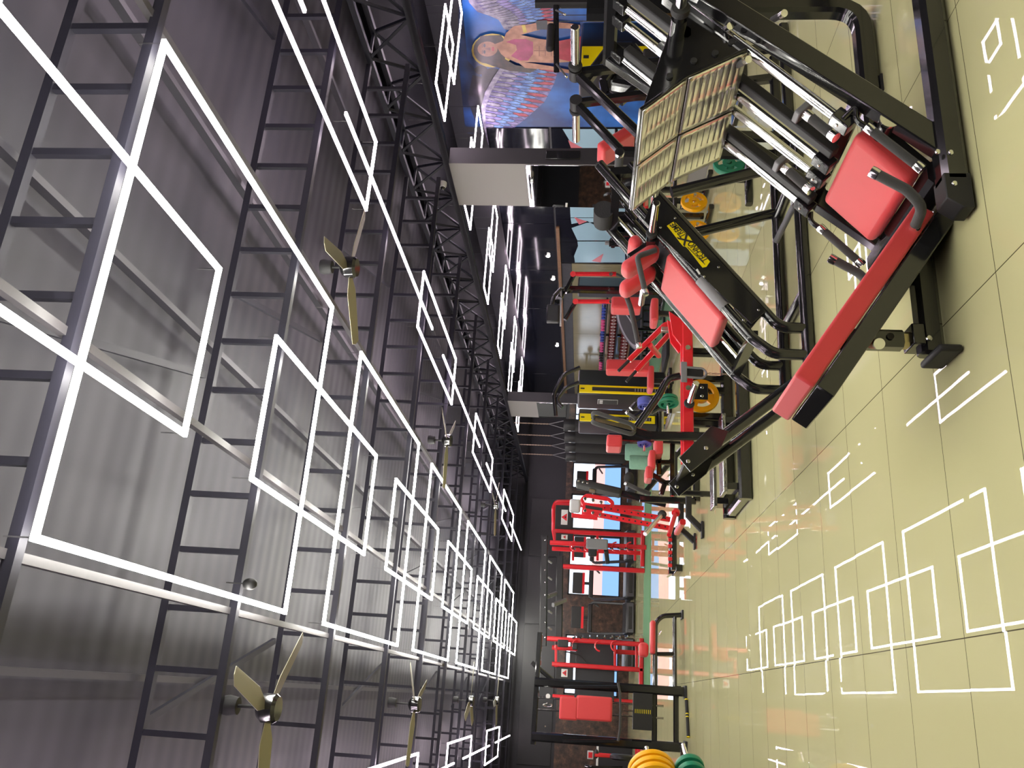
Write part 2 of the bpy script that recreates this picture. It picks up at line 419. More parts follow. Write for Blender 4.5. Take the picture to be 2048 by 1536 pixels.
# ------------------------------------------------------------------ roof steel
def truss(y, x0, x1, zb, zt, step):
    m = MB()
    m.bar((x0, y, zb), (x1, y, zb), .05, .05); m.bar((x0, y, zt), (x1, y, zt), .05, .05)
    n = int((x1-x0)/step)
    for k in range(n+1):
        x = x0+.02+k*step; m.bar((x, y, zb+.02), (x, y, zt-.02), .035, .035, up=(1, 0, 0))
    return struct(m.build('trim_6', 'truss'))
for k in range(-4, 11): truss(5.212+2.163*k, XL+.05, 6.47, 3.558, 4.0, .361)
for x in (-4.5, -.05, 2.16, 3.45, 5.6): struct(MB().bar((x, Y0, 4.09), (x, Y1, 4.09), .04, .06).build('trim_7', 'purlin'))
for x in (-2.8, .372, 1.289, 2.967): struct(MB().bar((x, Y0, 3.59), (x, Y1, 3.59), .04, .04).build('trim_8', 'pipe'))
for k in range(-2, 10):           # wind-bracing angles in the roof plane
    y = 5.212+2.163*k
    for xa, xb in ((-.3, .3), (1.4, 1.9), (2.6, 3.1), (4.2, 4.8))[k % 2::2]:
        struct(MB().bar((xa, y+.05, 4.03), (xb, y+2.1, 4.03), .045, .03).build('trim_9', 'truss'))
# lattice girder over the columns
gm = MB(); y = Y0
gm.bar((6.69, Y0, GZ+.05), (6.69, Y1, GZ+.05), .09, .09); gm.bar((6.53, Y0, 3.99), (6.53, Y1, 3.99), .06, .06); gm.bar((6.9, Y0, 3.99), (6.9, Y1, 3.99), .06, .06)
k = 0
while y < Y1-.6:
    for x in (6.53, 6.9):
        gm.bar((6.69, y, GZ+.05), (x, y+.43, 3.99), .03, .03); gm.bar((x, y+.43, 3.99), (6.69, y+.86, GZ+.05), .03, .03)
    gm.bar((6.53, y+.43, 3.99), (6.9, y+.43, 3.99), .03, .03)
    y += .86
struct(gm.build('trim_10', 'girder'))

# ------------------------------------------------------------------ light lines
LW = .028
def led_rect(x0, x1, y0, y1, m, label, group, z=3.45):
    t = thing('ceiling_light', label, 'ceiling light', ((x0+x1)/2, (y0+y1)/2, z), group)
    for p, q in (((x0, y0), (x1, y0)), ((x1, y0), (x1, y1)), ((x1, y1), (x0, y1)), ((x0, y1), (x0, y0))):
        P, Q = Vector((*p, z)), Vector((*q, z)); d = (Q-P).normalized()
        MB().bar(P-d*LW/2, Q+d*LW/2, LW, .02).build('light_tube', m, t)
    for x, y in ((x0, y0), (x1, y0), (x1, y1), (x0, y1)): MB().bar((x, y, z+.012), (x, y, 4.01 if x0 > 6.9 else 3.575), .006, .006).build('hanger', 'chrome', t)
    return t
def led_line(x, y0, y1, m, label, group, z=3.45):
    t = thing('ceiling_light', label, 'ceiling light', (x, (y0+y1)/2, z), group)
    MB().bar((x, y0, z), (x, y1, z), LW, .02).build('light_tube', m, t)
    MB().bar((x, y0+.1, z+.012), (x, y0+.1, 3.575), .006, .006).build('hanger', 'chrome', t)
ORD = ['nearest', 'second', 'third', 'fourth', 'fifth', 'sixth', 'seventh', 'eighth', 'ninth', 'tenth']
for k in range(-1, 6):
    nm = 'behind the camera' if k < 0 else ORD[k]+' from the camera'
    led_rect(.432, 2.751, 2.989+3.766*k, 5.827+3.766*k, 'led_white', 'wide white light rectangle over the aisle, ' + nm, 'wide light rectangles over the aisle')
for k in range(-1, 7):
    nm = 'partly behind the camera' if k < 0 else ORD[k]+' from the camera'
    led_rect(1.133, 2.072, 1.10+3.766*k, 3.938+3.766*k, 'led_white', 'narrow white light rectangle linking the wide ones, ' + (nm if k >= 0 else nm), 'narrow light rectangles linking the wide ones')
for xa, xb, xl, side in ((3.95, 4.66, 4.295, 'right'), (-1.467, -.777, -1.111, 'left')):
    for k, (a, b) in enumerate(((-2.6, .32), (3.24, 6.31), (8.82, 11.57), (14.14, 17.16), (19.96, 22.98))):
        if side == 'left' and k in (1, 2): pass
        led_rect(xa, xb, a, b, 'led_rose', 'slim pinkish light rectangle in the row %s of the aisle, %s from the camera' % (side, ORD[k]), 'slim light rectangles %s of the aisle' % side)
    for k, (a, b) in enumerate(((-.65, 4.37), (5.44, 9.66), (10.53, 15.0), (16.16, 20.72), (22.12, 26.54))):
        led_line(xl, a, b, 'led_rose', 'single pinkish light line joining slim rectangles on the %s, %s from the near end' % (side, ORD[k]), 'joining light lines %s of the aisle' % side)
for k in range(-4, 6):  # nearest pairs are out of view, added to brighten the near right floor
    y = 8.31+2.74*k
    led_rect(7.01, 8.25, y, y+.70, 'led_rose', 'short pinkish light rectangle near the girder, number %d in the right bay' % (k+5), 'short light rectangles beside the girder')
    led_rect(7.88, 9.12, y+.324, y+1.025, 'led_rose', 'short pinkish light rectangle near the wall, number %d in the right bay' % (k+5), 'short light rectangles beside the right wall')

# ------------------------------------------------------------------ ceiling fans
def fan(p, zh, label, a0, blade=.62):
    p = Vector(p); t = thing('ceiling_fan', label, 'ceiling fan', p, 'ceiling fans under the trusses')
    MB().lathe(p, (0, 0, -1), [(0, 0), (.055, 0), (.06, .03), (.05, .09), (0, .09)], n=20).build('canopy', 'matte_black', t)
    MB().cyl(p, (p.x, p.y, zh+.05), .011).build('downrod', 'matte_black', t)
    MB().lathe((p.x, p.y, zh-.06), (0, 0, 1), [(0, 0), (.07, 0), (.085, .02), (.085, .09), (.06, .12), (.02, .14), (0, .14)], n=24).build('motor', 'black', t)
    for k in range(3):
        a = a0+k*2*math.pi/3; d = Vector((math.cos(a), math.sin(a), 0)); s_ = Vector((-d.y, d.x, .18)).normalized()
        c = Vector((p.x, p.y, zh))
        MB().prism([c+d*.07-s_*.025, c+d*.2-s_*.07, c+d*blade-s_*.055, c+d*(blade+.02), c+d*blade+s_*.055, c+d*.2+s_*.07, c+d*.07+s_*.025], (0, 0, .006)).build('fan_blade', 'fan_blade', t, bevel=.002)
fan((-.17, 5.29, 3.55), 3.27, 'black ceiling fan over the left of the aisle, nearest the camera', .8)
fan((3.05, 5.72, 3.55), 3.32, 'black ceiling fan between the wide rectangles and the pinkish row, near one', .3)
fan((-.17, 9.93, 3.55), 3.245, 'black ceiling fan left of the aisle, second from the camera', 1.2)
fan((3.11, 10.62, 3.55), 3.29, 'black ceiling fan right of the aisle, second from the camera', .9)
fan((-.14, 15.0, 3.55), 3.25, 'black ceiling fan left of the aisle, third from the camera', .1)
fan((3.56, 16.6, 3.55), 3.25, 'black ceiling fan right of the aisle, third from the camera', .6)
fan((-.14, 19.6, 3.55), 3.25, 'black ceiling fan left of the aisle, farthest from the camera', .4)
b = thing('hanging_bulb', 'small dark bulb holder hanging on a wire beside the big light rectangle', 'bulb holder', at(500, 1168, z=3.43))
p = Vector(b.location)
MB().cyl(p, (p.x, p.y, 3.58), .004, n=8).build('wire', 'matte_black', b); MB().ball(p, .035, (1, 1, 1.3)).build('holder', 'matte_black', b)

# ------------------------------------------------------------------ painted mural on the right wall
def paint(name, c0, c1, scale, z0=None, z1=None):
    m = bpy.data.materials.new(name); m.use_nodes = True; nt = m.node_tree; N = nt.nodes; L = nt.links; b = N['Principled BSDF']
    tc = N.new('ShaderNodeTexCoord'); nz = N.new('ShaderNodeTexNoise'); nz.inputs['Scale'].default_value = scale; nz.inputs['Detail'].default_value = 6
    L.new(tc.outputs['Object'], nz.inputs['Vector']); r = N.new('ShaderNodeValToRGB'); r.color_ramp.elements[0].position = .38; r.color_ramp.elements[1].position = .66
    r.color_ramp.elements[0].color = (*c0, 1); r.color_ramp.elements[1].color = (*c1, 1)
    L.new(nz.outputs['Fac'], r.inputs[0]); L.new(r.outputs[0], b.inputs['Base Color']); b.inputs['Roughness'].default_value = .3
    M[name] = m
paint('m_sky', (.015, .045, .19), (.04, .22, .7), 1.1); paint('m_night', (.008, .012, .03), (.02, .06, .2), 1.5)
paint('m_skin', (.36, .15, .08), (.6, .3, .18), 6); paint('m_hair', (.02, .012, .01), (.07, .04, .03), 8)
paint('m_pink', (.3, .02, .09), (.5, .05, .17), 5); paint('m_redcloth', (.35, .01, .03), (.6, .03, .07), 5)
paint('m_f0', (.16, .15, .24), (.42, .4, .5), 9); paint('m_f1', (.12, .1, .32), (.3, .26, .55), 9); paint('m_f2', (.05, .13, .45), (.2, .4, .8), 9); paint('m_f3', (.32, .02, .08), (.6, .09, .13), 9)
paint('m_dark', (.01, .01, .015), (.03, .03, .05), 4); paint('m_gold', (.6, .45, .05), (.8, .65, .15), 4); paint('m_line', (.18, .07, .05), (.25, .1, .07), 4); paint('m_lip', (.55, .06, .07), (.6, .1, .1), 4)
mu = MB(); LAY = [0]
def P2(m, pts):
    LAY[0] += 1; d = .004+.00008*LAY[0]
    mu.use(m).poly([at(X, Y, x=XR-d) for X, Y in pts])
def oval(cx, cy, rx, ry, a=0.0, n=20):
    return [(cx+rx*math.cos(t)*math.cos(a)-ry*math.sin(t)*math.sin(a), cy+rx*math.cos(t)*math.sin(a)+ry*math.sin(t)*math.cos(a)) for t in (2*math.pi*k/n for k in range(n))]
P2('m_sky', [(920, -40), (1330, -40), (1330, 254), (1003, 254), (985, 180), (935, 120)])
P2('m_night', [(920, -40), (935, 120), (985, 180), (1000, 254), (930, 254), (915, 100)])
P2('m_dark', oval(985, 152, 22, 16)); P2('m_dark', oval(962, 140, 13, 9)); P2('m_dark', [(945, 150), (985, 160), (975, 215), (950, 240), (935, 200)])
def lerp(a, b, t): return (a[0]+(b[0]-a[0])*t, a[1]+(b[1]-a[1])*t)
def along(pl, t):
    t *= len(pl)-1; i = min(int(t), len(pl)-2); return lerp(pl[i], pl[i+1], t-i)
def wing(arc, tips, rows=5, per=15):
    P2('m_f1', arc + tips[::-1])
    cols = ['m_f3', 'm_f2', 'm_f2', 'm_f1', 'm_f0', 'm_f0']
    for r in range(rows):
        f1 = 1.0-.16*r; f0 = f1-.42
        for k in range(per):
            t = (k+.5*(r % 2))/per
            if t > .99: continue
            a, bq = along(arc, t), along(tips, t)
            p0, p1 = lerp(a, bq, max(.02, f0)), lerp(a, bq, f1)
            dx, dy = p1[0]-p0[0], p1[1]-p0[1]; l = math.hypot(dx, dy) or 1; nx, ny = -dy/l*3.0, dx/l*3.0
            q = lambda s, w_: (p0[0]+dx*s+nx*w_, p0[1]+dy*s+ny*w_)
            cm = cols[r] if not (r == 0 and t > .62) else 'm_f1'
            P2('m_dark', [q(0, -.5), q(.5, -1.25), q(.85, -1.15), q(1.03, 0), q(.85, 1.15), q(.5, 1.25), q(0, .5)])
            P2(cm, [q(0, -.4), q(.5, -1), q(.85, -.8), q(1, 0), q(.85, .8), q(.5, 1), q(0, .4)])
    for k in range(14):
        a = along(arc, k/14); b_ = along(arc, (k+1)/14); c_ = lerp(a, along(tips, k/14), .09); d_ = lerp(b_, along(tips, (k+1)/14), .09)
        P2('m_f0', [a, b_, d_, c_])
wing([(1003, 131), (985, 158), (970, 185), (962, 215), (966, 250), (977, 290)], [(1116, 142), (1108, 168), (1088, 205), (1058, 232), (1028, 256), (983, 290)])
wing([(1008, 58), (998, 40), (980, 32), (955, 24), (938, 5), (928, -30)], [(1112, 55), (1108, 30), (1104, 8), (1096, -8), (1085, -20), (1060, -38)])
P2('m_gold', oval(985, 101, 42, 34)); P2('m_hair', oval(972, 100, 25, 27)); P2('m_hair', [(960, 72), (1002, 70), (1012, 85), (1010, 118), (1030, 130), (1075, 138), (1060, 146), (1020, 142), (985, 132), (955, 120)])
P2('m_skin', [(990, 88), (1006, 82), (1012, 66), (1028, 52), (1062, 48), (1085, 42), (1098, 44), (1096, 56), (1070, 62), (1042, 70), (1080, 78), (1140, 84), (1140, 124), (1098, 126), (1060, 124), (1035, 126), (1012, 116), (1002, 108)])
P2('m_skin', oval(975, 98, 20, 15)); P2('m_skin', [(1090, 42), (1135, 46), (1160, 50), (1160, 58), (1130, 57), (1092, 56)])
P2('m_skin', [(1035, 124), (1062, 126), (1100, 132), (1140, 140), (1140, 147), (1100, 140), (1050, 136)])
P2('m_pink', [(1012, 84), (1028, 78), (1052, 78), (1066, 84), (1066, 108), (1056, 121), (1040, 121), (1022, 112), (1034, 100), (1032, 90)])
P2('m_redcloth', [(1118, 82), (1165, 72), (1200, 76), (1200, 132), (1165, 128), (1118, 118)]); P2('m_gold', [(1043, 50), (1050, 50), (1054, 64), (1047, 66)]); P2('m_dark', [(1072, 42), (1094, 40), (1096, 58), (1074, 60)])
for cy in (91, 104): P2('m_dark', oval(969, cy, 2.2, 3.6)); P2('m_line', [(964.5, cy-4), (966, cy-4), (965.5, cy+4), (964, cy+4)])
P2('m_line', [(970, 97), (980, 95), (981, 100), (979, 101)]); P2('m_lip', oval(986, 98, 2.6, 4.6)); P2('m_line', [(985.7, 93.5), (986.4, 93.5), (986.4, 102.5), (985.7, 102.5)])
for X in (1078, 1090, 1102): P2('m_line', [(X, 92), (X+1.2, 92), (X+1.2, 112), (X, 112)])
P2('m_line', [(1068, 101), (1115, 101), (1115, 102.2), (1068, 102.2)])
tag(mu.build('wall_mural', recalc=False), 'painted mural of a dark-haired winged woman in pink on the right wall', 'mural')
# ================================================================== LEG PRESS (foreground)
def pad(c, s, R=None, m='red_leather', name='pad', parent=None, r=.025):
    return MB().box(c, s, R).build(name, m, parent, bevel=min(r, .49*min(s)), seg=4)
def frame3(xd, zd):
    """rotation with local x along xd, local z along zd (both in the x-z plane of the machine)"""
    x = Vector(xd).normalized(); z = Vector(zd).normalized(); y = z.cross(x)
    return Matrix((x, y, z)).transposed()
def grip(pts, r, parent, bend=.05, cap0=True, cap1=True, name='hand_grip', m='foam', cm='chrome'):
    g = MB().tube(pts, r, 16, bend).build(name, m, parent)
    P = [Vector(p) for p in pts]
    if cap0: d = (P[0]-P[1]).normalized(); MB().lathe(P[0]-d*.004, d, [(0, 0), (r*1.06, 0), (r*1.14, .02), (r*1.1, .034), (0, .036)], 18).build('grip_cap', cm, g)
    if cap1: d = (P[-1]-P[-2]).normalized(); MB().lathe(P[-1]-d*.004, d, [(0, 0), (r*1.06, 0), (r*1.14, .02), (r*1.1, .034), (0, .036)], 18).build('grip_cap', cm, g)
    return g
def horn(p, d, length, parent, r=.024, stub=.14, chrome='chrome'):
    """plate horn: black stub, collar, chrome sleeve"""
    p = Vector(p); d = Vector(d).normalized()
    h = MB().cyl(p, p+d*stub, r*.95).build('plate_horn', 'black', parent)
    MB().lathe(p+d*stub, d, [(0, -.012), (r*1.55, -.012), (r*1.7, 0), (r*1.55, .02), (0, .02)], 24).build('collar', 'rubber', h)
    MB().lathe(p+d*(stub+.015), d, [(r, 0), (r, length-.004), (r*.85, length), (0, length)], 24).build('sleeve', chrome, h)
    return h

LP = thing('leg_press_machine', 'black inclined leg press with red pads and slotted steel foot plate', 'leg press', (2.3, 3.23, 0))
u = Vector((.7071, 0, .7071)); n = Vector((-.7071, 0, .7071))
YN, YF = 2.86, 3.59
fd = Vector((.72, 0, .845)).normalized(); fn = Vector((-fd.z, 0, fd.x))
for y in (YN, YF):
    a = Vector((2.13, y-.03, .02)); b = a+fd*1.72
    MB().prism([a, b, b+fn*.10, a+fn*.10+fd*.02], (0, .06, 0)).build('side_rail', 'black', LP, bevel=.006)
MB().rtube([(1.93, 2.85, .06), (4.3, 2.85, .06)], .10, .10).build('base_beam', 'black', LP)
MB().prism([(1.80, 2.80, .012), (1.80, 2.80, .055), (1.84, 2.80, .11), (1.95, 2.80, .11), (1.95, 2.80, .012)], (0, .1, 0)).build('end_cap', 'matte_black', LP, bevel=.004)
MB().rtube([(2.14, 3.59, .055), (3.52, 3.59, .055), (3.52, 3.59, 1.5)], .09, .10, bend=.17).build('base_beam', 'black', LP)
MB().box((3.0, 3.59, .006), (.1, .1, .012)).build('rubber_foot', 'rubber', LP)
MB().box((2.0, 3.59, .045), (.26, .1, .09)).build('rear_foot', 'matte_black', LP, bevel=.012)
MB().rtube([(2.02, 2.9, .075), (2.02, 3.64, .075)], .1, .1).build('cross_beam', 'black', LP)
MB().rtube([(3.2, 2.82, 1.37), (3.2, 3.62, 1.37)], .07, .07).build('cross_beam', 'black', LP)
MB().rtube([(2.36, 2.88, .36), (2.36, 3.58, .36)], .06, .06).build('cross_beam', 'black', LP)
# guide rods with end collars
for y in (2.915, 3.19, 3.295, 3.535):
    a = Vector((2.28, y, .435)); b = a+u*1.24
    rd = MB().cyl(a, b, .0225, n=24).build('guide_rod', 'chrome', LP)
    MB().bar(a-u*.06, a+u*.03, .062, .062, up=n).build('rod_collar', 'black', rd, bevel=.006)
    MB().bar(b-u*.03, b+u*.06, .062, .062, up=n).build('rod_collar', 'black', rd, bevel=.006)
    bolt(a-u*.01+n*.03, n, .007, .006, rd)
# flat stop bars between the rods
for y in (3.115, 3.475):
    a = Vector((2.26, y, .40)); MB().bar(a, a+u*1.25, .05, .05, up=n).build('stop_bar', 'matte_black', LP, bevel=.008)
for y, (p0, p1, b0) in ((3.06, ((1622, 236), (1662, 268), (1606, 222))), (3.42, ((1577, 342), (1613, 374), (1565, 322)))):
    B = at(*b0, y=y); MB().box(B, (.03, .07, .10), frame3(u, n)).build('stop_bracket', 'grey', LP, bevel=.006)
    P, Q = at(*p0, y=y-.05), at(*p1, y=y-.07)
    grip([P, Q], .021, LP, 0, True, True, 'stop_handle')
for (X, Y) in ((1440, 65), (1475, 130), (1545, 40)):
    p = at(X, Y, y=2.95); q = p+Vector((-.04, -.07, -.02)); grip([p, q], .014, LP, 0, False, True, 'lock_pin')
# foot plate: two folded steel-faced leaves
A, Bc, C = Vector((2.605, 0, .795)), Vector((2.462, 0, 1.05)), Vector((2.292, 0, 1.238))
n1 = Vector((-(Bc-A).z, 0, (Bc-A).x)).normalized(); n2 = Vector((-(C-Bc).z, 0, (C-Bc).x)).normalized()
for nv in (n1, n2):
    if nv.x > 0: nv.negate()
YA, YB = 2.88, 3.645
def yv(v, y): return Vector((v.x, y, v.z))
bk = .016
fp = MB().prism([yv(A, YA), yv(Bc, YA), yv(C, YA), yv(C-n2*bk, YA), yv(Bc-(n1+n2)*.5*bk, YA), yv(A-n1*bk, YA)], (0, YB-YA, 0)).build('foot_plate', 'black', LP, bevel=.003)
def panel(o, sd, L, y0, y1, nv, ns):
    m = MB(); mar, gap = .022, .005
    sc = [0, .5*mar]; step = (L-2*mar)/ns
    S = [0]
    for k in range(ns): c = mar+step*(k+.5); S += [c-gap/2, c+gap/2]
    S.append(L); W = y1-y0; T = [0, W*.09, W*.45, W*.55, W*.91, W]
    vs = {}
    def V(i, j):
        if (i, j) not in vs: vs[(i, j)] = m.bm.verts.new(o+sd*S[i]+Vector((0, y0+T[j], 0))+nv*.004)
        return vs[(i, j)]
    for i in range(len(S)-1):
        for j in range(len(T)-1):
            if i % 2 == 1 and j in (1, 3): continue
            m.face([V(i, j), V(i+1, j), V(i+1, j+1), V(i, j+1)])
    p = m.build('slotted_panel', 'steel', fp, recalc=False)
    sd_ = p.modifiers.new('thickness', 'SOLIDIFY'); sd_.thickness = .006; sd_.offset = 0
    for i in (.013, L-.013):
        for y in (y0+.014, y1-.014): MB().lathe(o+sd*i+Vector((0, y, 0))+nv*.006, nv, [(0, .003), (.006, .002), (.007, 0), (0, 0)], 10).build('screw', 'bronze', p)
for (o, e, nv) in ((A, Bc, n1), (Bc, C, n2)):
    sd = (e-o).normalized(); L = (e-o).length
    for y0, y1 in ((YA+.006, 3.255), (3.272, YB-.006)): panel(o+sd*.006, sd, L-.012, y0, y1, nv, 7)
# sled behind the plate
for y in (2.90, 3.60):
    g = [Vector((2.61, y, .79)), yv(Bc, y), yv(C, y), at(1345, 50, y=2.93), at(1412, 22, y=2.93)]
    for v in g: v.y = y
    MB().prism([v+Vector((.012, 0, -.002)) for v in g], (0, .012, 0)).build('sled_gusset', 'black', LP, bevel=.003)
for y in (2.93, 3.24, 3.55): MB().rtube([Vector((2.62, y, .80)), Vector((2.95, y, 1.13))], .07, .06).build('sled_tube', 'black', LP)
MB().rtube([(2.72, 2.9, 1.06), (2.72, 3.62, 1.06)], .06, .06).build('sled_tube', 'black', LP)
horn((2.70, 2.92, 1.09), (0, -1, 0), .34, LP, stub=.16); horn((2.70, 3.60, 1.09), (0, 1, 0), .34, LP, stub=.16)
MB().cyl((2.70, 2.93, 1.09), (2.70, 2.80, 1.09), .034).build('horn_base', 'black', LP)
for k, (x, z) in enumerate(((2.56, 1.02), (2.6, .93), (2.66, .86), (2.48, 1.12))): MB().cyl((x, 2.89, z), (x, 2.903, z), .014).build('sled_hole', 'rubber', LP)
# seat and back rest
sx = Vector((.745, 0, .667)); sn = Vector((-.667, 0, .745))
c = Vector((2.115, 3.185, .275))-sn*.036
seat = pad(c, (.30, .49, .085), frame3(sx, sn), name='seat', parent=LP, r=.03)
bd = Vector((1.93-1.19, 0, .15-.65)).normalized(); bn = Vector((-bd.z, 0, bd.x))
b0 = Vector((1.19, 0, .65)); b1 = Vector((1.95, 0, .137))
L = (b1-b0).length; cb = (b0+b1)/2
pad(yv(cb-bn*.042, 3.21), (L, .42, .082), frame3(bd, bn), name='back_rest', parent=LP, r=.012)
MB().box(yv(cb-bn*.125+bd*.02, 3.205), (L+.02, .40, .075), frame3(bd, bn)).build('back_frame', 'black', LP, bevel=.006)
# telescopic post, stabiliser
MB().rtube([(1.43, 3.2, .175), (1.43, 3.2, .44)], .075, .075).build('post', 'black', LP)
MB().rtube([(1.43, 3.2, .10), (1.43, 3.2, .2)], .06, .06).build('post_inner', 'bronze', LP)
kn = MB().cyl((1.40, 3.17, .30), (1.37, 3.10, .30), .02).build('post_knob', 'orange', LP); MB().cyl((1.37, 3.10, .30), (1.365, 3.088, .30), .022).build('knob_tip', 'chrome', kn)
MB().cyl((1.43, 3.155, .23), (1.43, 3.163, .23), .014).build('post_plug', 'matte_black', LP)
MB().rtube([(2.0, 3.2, .065), (1.375, 3.2, .065)], .09, .09).build('stabiliser', 'black', LP)
MB().box((1.44, 3.2, .125), (.09, .11, .05)).build('post_bracket', 'black', LP, bevel=.006)
MB().box((1.345, 3.15, .05), (.03, .2, .09)).build('stabiliser_foot', 'matte_black', LP, bevel=.012)
bolt((1.425, 3.155, .085), (0, -1, 0), .013, .006, LP)
for X, Y in ((1874.6, 303.8), (1901, 305), (1908.5, 367)): bolt(at(X, Y, y=2.8), (0, -1, 0), .011, .007, LP)
bolt(at(1845, 470, y=3.14), (0, -1, 0), .012, .006, LP)
# hand grips beside the seat
grip([(1.985, 2.87, .325), (1.915, 2.865, .225), (1.85, 2.88, .165), (1.835, 2.99, .155)], .0205, LP, .08)
grip([(2.0, 3.58, .29), (1.935, 3.58, .185), (1.86, 3.56, .145), (1.845, 3.44, .145)], .0205, LP, .08)
for y, a_ in ((2.87, ((1745, 262), (1833, 330))), (3.56, ((1648, 462), (1716, 522)))):
    P, Q = at(*a_[0], y=y), at(*a_[1], y=y)
    grip([P, Q], .0185, LP, 0, True, True, 'lock_lever')
    MB().tube([P, P+Vector((.05, 0, .06)), P+Vector((.12, 0, .055)), (2.26, y+.02, .43)], .013, 12, .04).build('lever_bracket', 'black', LP)
MB().cyl((2.22, 2.84, .27), (2.22, 2.98, .27), .035).build('pivot', 'black', LP); MB().cyl((2.22, 2.835, .27), (2.22, 2.845, .27), .038).build('pivot_cap', 'chrome', LP)
for x, z in ((2.14, .21), (2.19, .265)): bolt((x, 2.985, z), (0, -1, 0), .011, .008, LP)
MB().bar((2.27, 2.925, .30), (2.02, 2.925, .075), .01, .045, up=n).build('seat_rail', 'black', LP); MB().bar((2.27, 3.44, .32), (2.02, 3.44, .09), .01, .045, up=n).build('seat_rail', 'black', LP)

# ================================================================== HACK SQUAT (behind it)
HS = thing('hack_squat_machine', 'black hack squat machine with red back pad and yellow maker badge', 'hack squat', (2.7, 5.37, 0))
HN, HF = 5.05, 5.70
for y in (HN, HF):
    MB().tube([(3.55, y, 1.40), (2.25, y, .395), (2.14, y, .26), (2.14, y, .04)], .036, 16, .16).build('upper_rail', 'black', HS)
    MB().tube([(3.55, y, 1.19), (2.47, y, .33), (2.325, y, .215), (2.325, y, .04)], .036, 16, .16).build('lower_rail', 'black', HS)
    MB().tube([(3.33, y, .90), (3.585, y, .05)], .04, 16).build('post', 'black', HS)
    MB().tube([(3.95, y, .041), (2.02, y, .041), (1.40, y, .80)], .04, 16, .1).build('base_tube', 'black', HS)
    MB().bar((3.48, y, 1.36), (3.5, y, 1.13), .05, .06).build('rail_tie', 'black', HS)
    MB().bar((2.30, y, .43), (2.45, y, .32), .05, .05).build('rail_tie', 'black', HS)
    MB().lathe((3.55, y, 1.40), (.79, 0, .61), [(0, 0), (.037, 0), (.037, .01), (0, .014)], 16).build('tube_cap', 'rubber', HS)
for x in (2.6, 3.55): MB().tube([(x, HN, .041), (x, HF, .041)], .032, 14).build('cross_tube', 'black', HS)
MB().tube([(3.28, HN, .06), (3.08, HN+.22, .16)], .022, 12).build('brace', 'grey', HS)
MB().box((3.3, HN-.002, .05), (.1, .09, .085)).build('brace_lug', 'black', HS, bevel=.01)
PN = [at(1288, 441, y=5.005), at(1312, 384, y=5.005), at(1532, 622, y=5.005), at(1503, 648, y=5.005)]
sp = MB().prism(PN, (0, .008, 0)).build('side_panel', 'black', HS, bevel=.002)
MB().prism([v+Vector((0, .74, 0)) for v in PN], (0, .008, 0)).build('side_panel', 'black', HS, bevel=.002)
for X, Y in ((1350, 436), (1321, 455), (1437, 534), (1408, 553), (1517, 620), (1487, 640)): bolt(at(X, Y, y=5.003), (0, -1, 0), .008, .004, sp)
ys = 5.0015
badge = MB().prism([at(X, Y, y=ys) for X, Y in ((1334, 451.5), (1346.5, 443.5), (1352, 446), (1379.5, 474), (1384, 481), (1420, 523), (1413, 533.5), (1405, 535), (1376.5, 498), (1372, 493.5), (1366, 492))], (0, .003, 0)).build('badge', 'yellow', sp)
tx = at(1376, 472, y=ys)-at(1412, 514, y=ys); tx.y = 0; tx.normalize(); ty = Vector((-tx.z, 0, tx.x))
def badge_word(s_, p0, p1, size, dz=0.0):
    P, Q = at(*p0, y=ys), at(*p1, y=ys); o = (P+Q)/2; o.y = ys-.002
    return text_mesh('lettering', s_, size, o+ty*dz, tx, ty, 'matte_black', badge, shear=.15, ext=.0012, sx=(Q-P).length/(size*.62*len(s_)))
badge_word('TECHNO', (1411, 521), (1381, 487), .062, -.002); badge_word('TREME', (1369.5, 474), (1341, 449), .058, -.004)
badge_word('X', (1381, 489), (1367, 472), .098, .004)
for p0, p1, off in (((1410, 529), (1375, 494), -.0), ((1376, 472), (1350, 447), 0)):
    P, Q = at(*p0, y=ys-.002), at(*p1, y=ys-.002); MB().bar(P, Q, .004, .002, up=(0, 1, 0)).build('badge_line', 'matte_black', badge)
MB().prism([at(X, Y, y=5.0) for X, Y in ((1392, 539), (1395, 537), (1401, 547), (1398, 549))], (0, .003, 0)).build('small_sticker', 'white', sp)
rd_ = Vector((.79, 0, .613)); rn = Vector((-.613, 0, .79))
for y in (5.2, 5.54): MB().cyl(Vector((2.3, y, .385)), Vector((3.45, y, 1.277)), .014).build('guide_rod', 'chrome', HS)
MB().bar((3.42, HN, 1.28), (3.42, HF, 1.28), .06, .06).build('top_cross_bar', 'black', HS)
MB().bar((2.27, HN, .38), (2.27, HF, .38), .06, .06).build('lower_cross_bar', 'black', HS)
# sled: pad, shoulder pads, handles, horns
pc = (Vector((2.865, 0, .93))+Vector((2.395, 0, .568)))/2; pc.y = 5.355
pad(pc-rn*.04, (.60, .50, .085), frame3(rd_, rn), name='back_pad', parent=HS, r=.028)
MB().box(pc-rn*.1+rd_*.12, (.75, .40, .03), frame3(rd_, rn)).build('sled_plate', 'matte_black', HS, bevel=.004)
MB().cyl(Vector((2.66, HN, .712)), Vector((2.46, HN, .557)), .0385).build('rail_sleeve', 'grey', HS)
for y in (5.20, 5.50):
    o = Vector((2.93, y, 1.02))
    q = pad(o+rn*.10, (.10, .17, .30), frame3(rd_, rn), name='shoulder_pad', parent=HS, r=.048)
    MB().box(o+rn*.03+rd_*.06, (.03, .12, .26), frame3(rd_, rn)).build('pad_bracket', 'black', HS, bevel=.004)
pad(Vector((3.06, 5.35, 1.13)), (.10, .24, .09), frame3(rd_, rn), name='head_pad', parent=HS, r=.04)
grip([at(1312, 500, y=5.1), at(1274, 513, y=5.08), at(1290, 582, y=5.0)], .019, HS, .05, False, True)
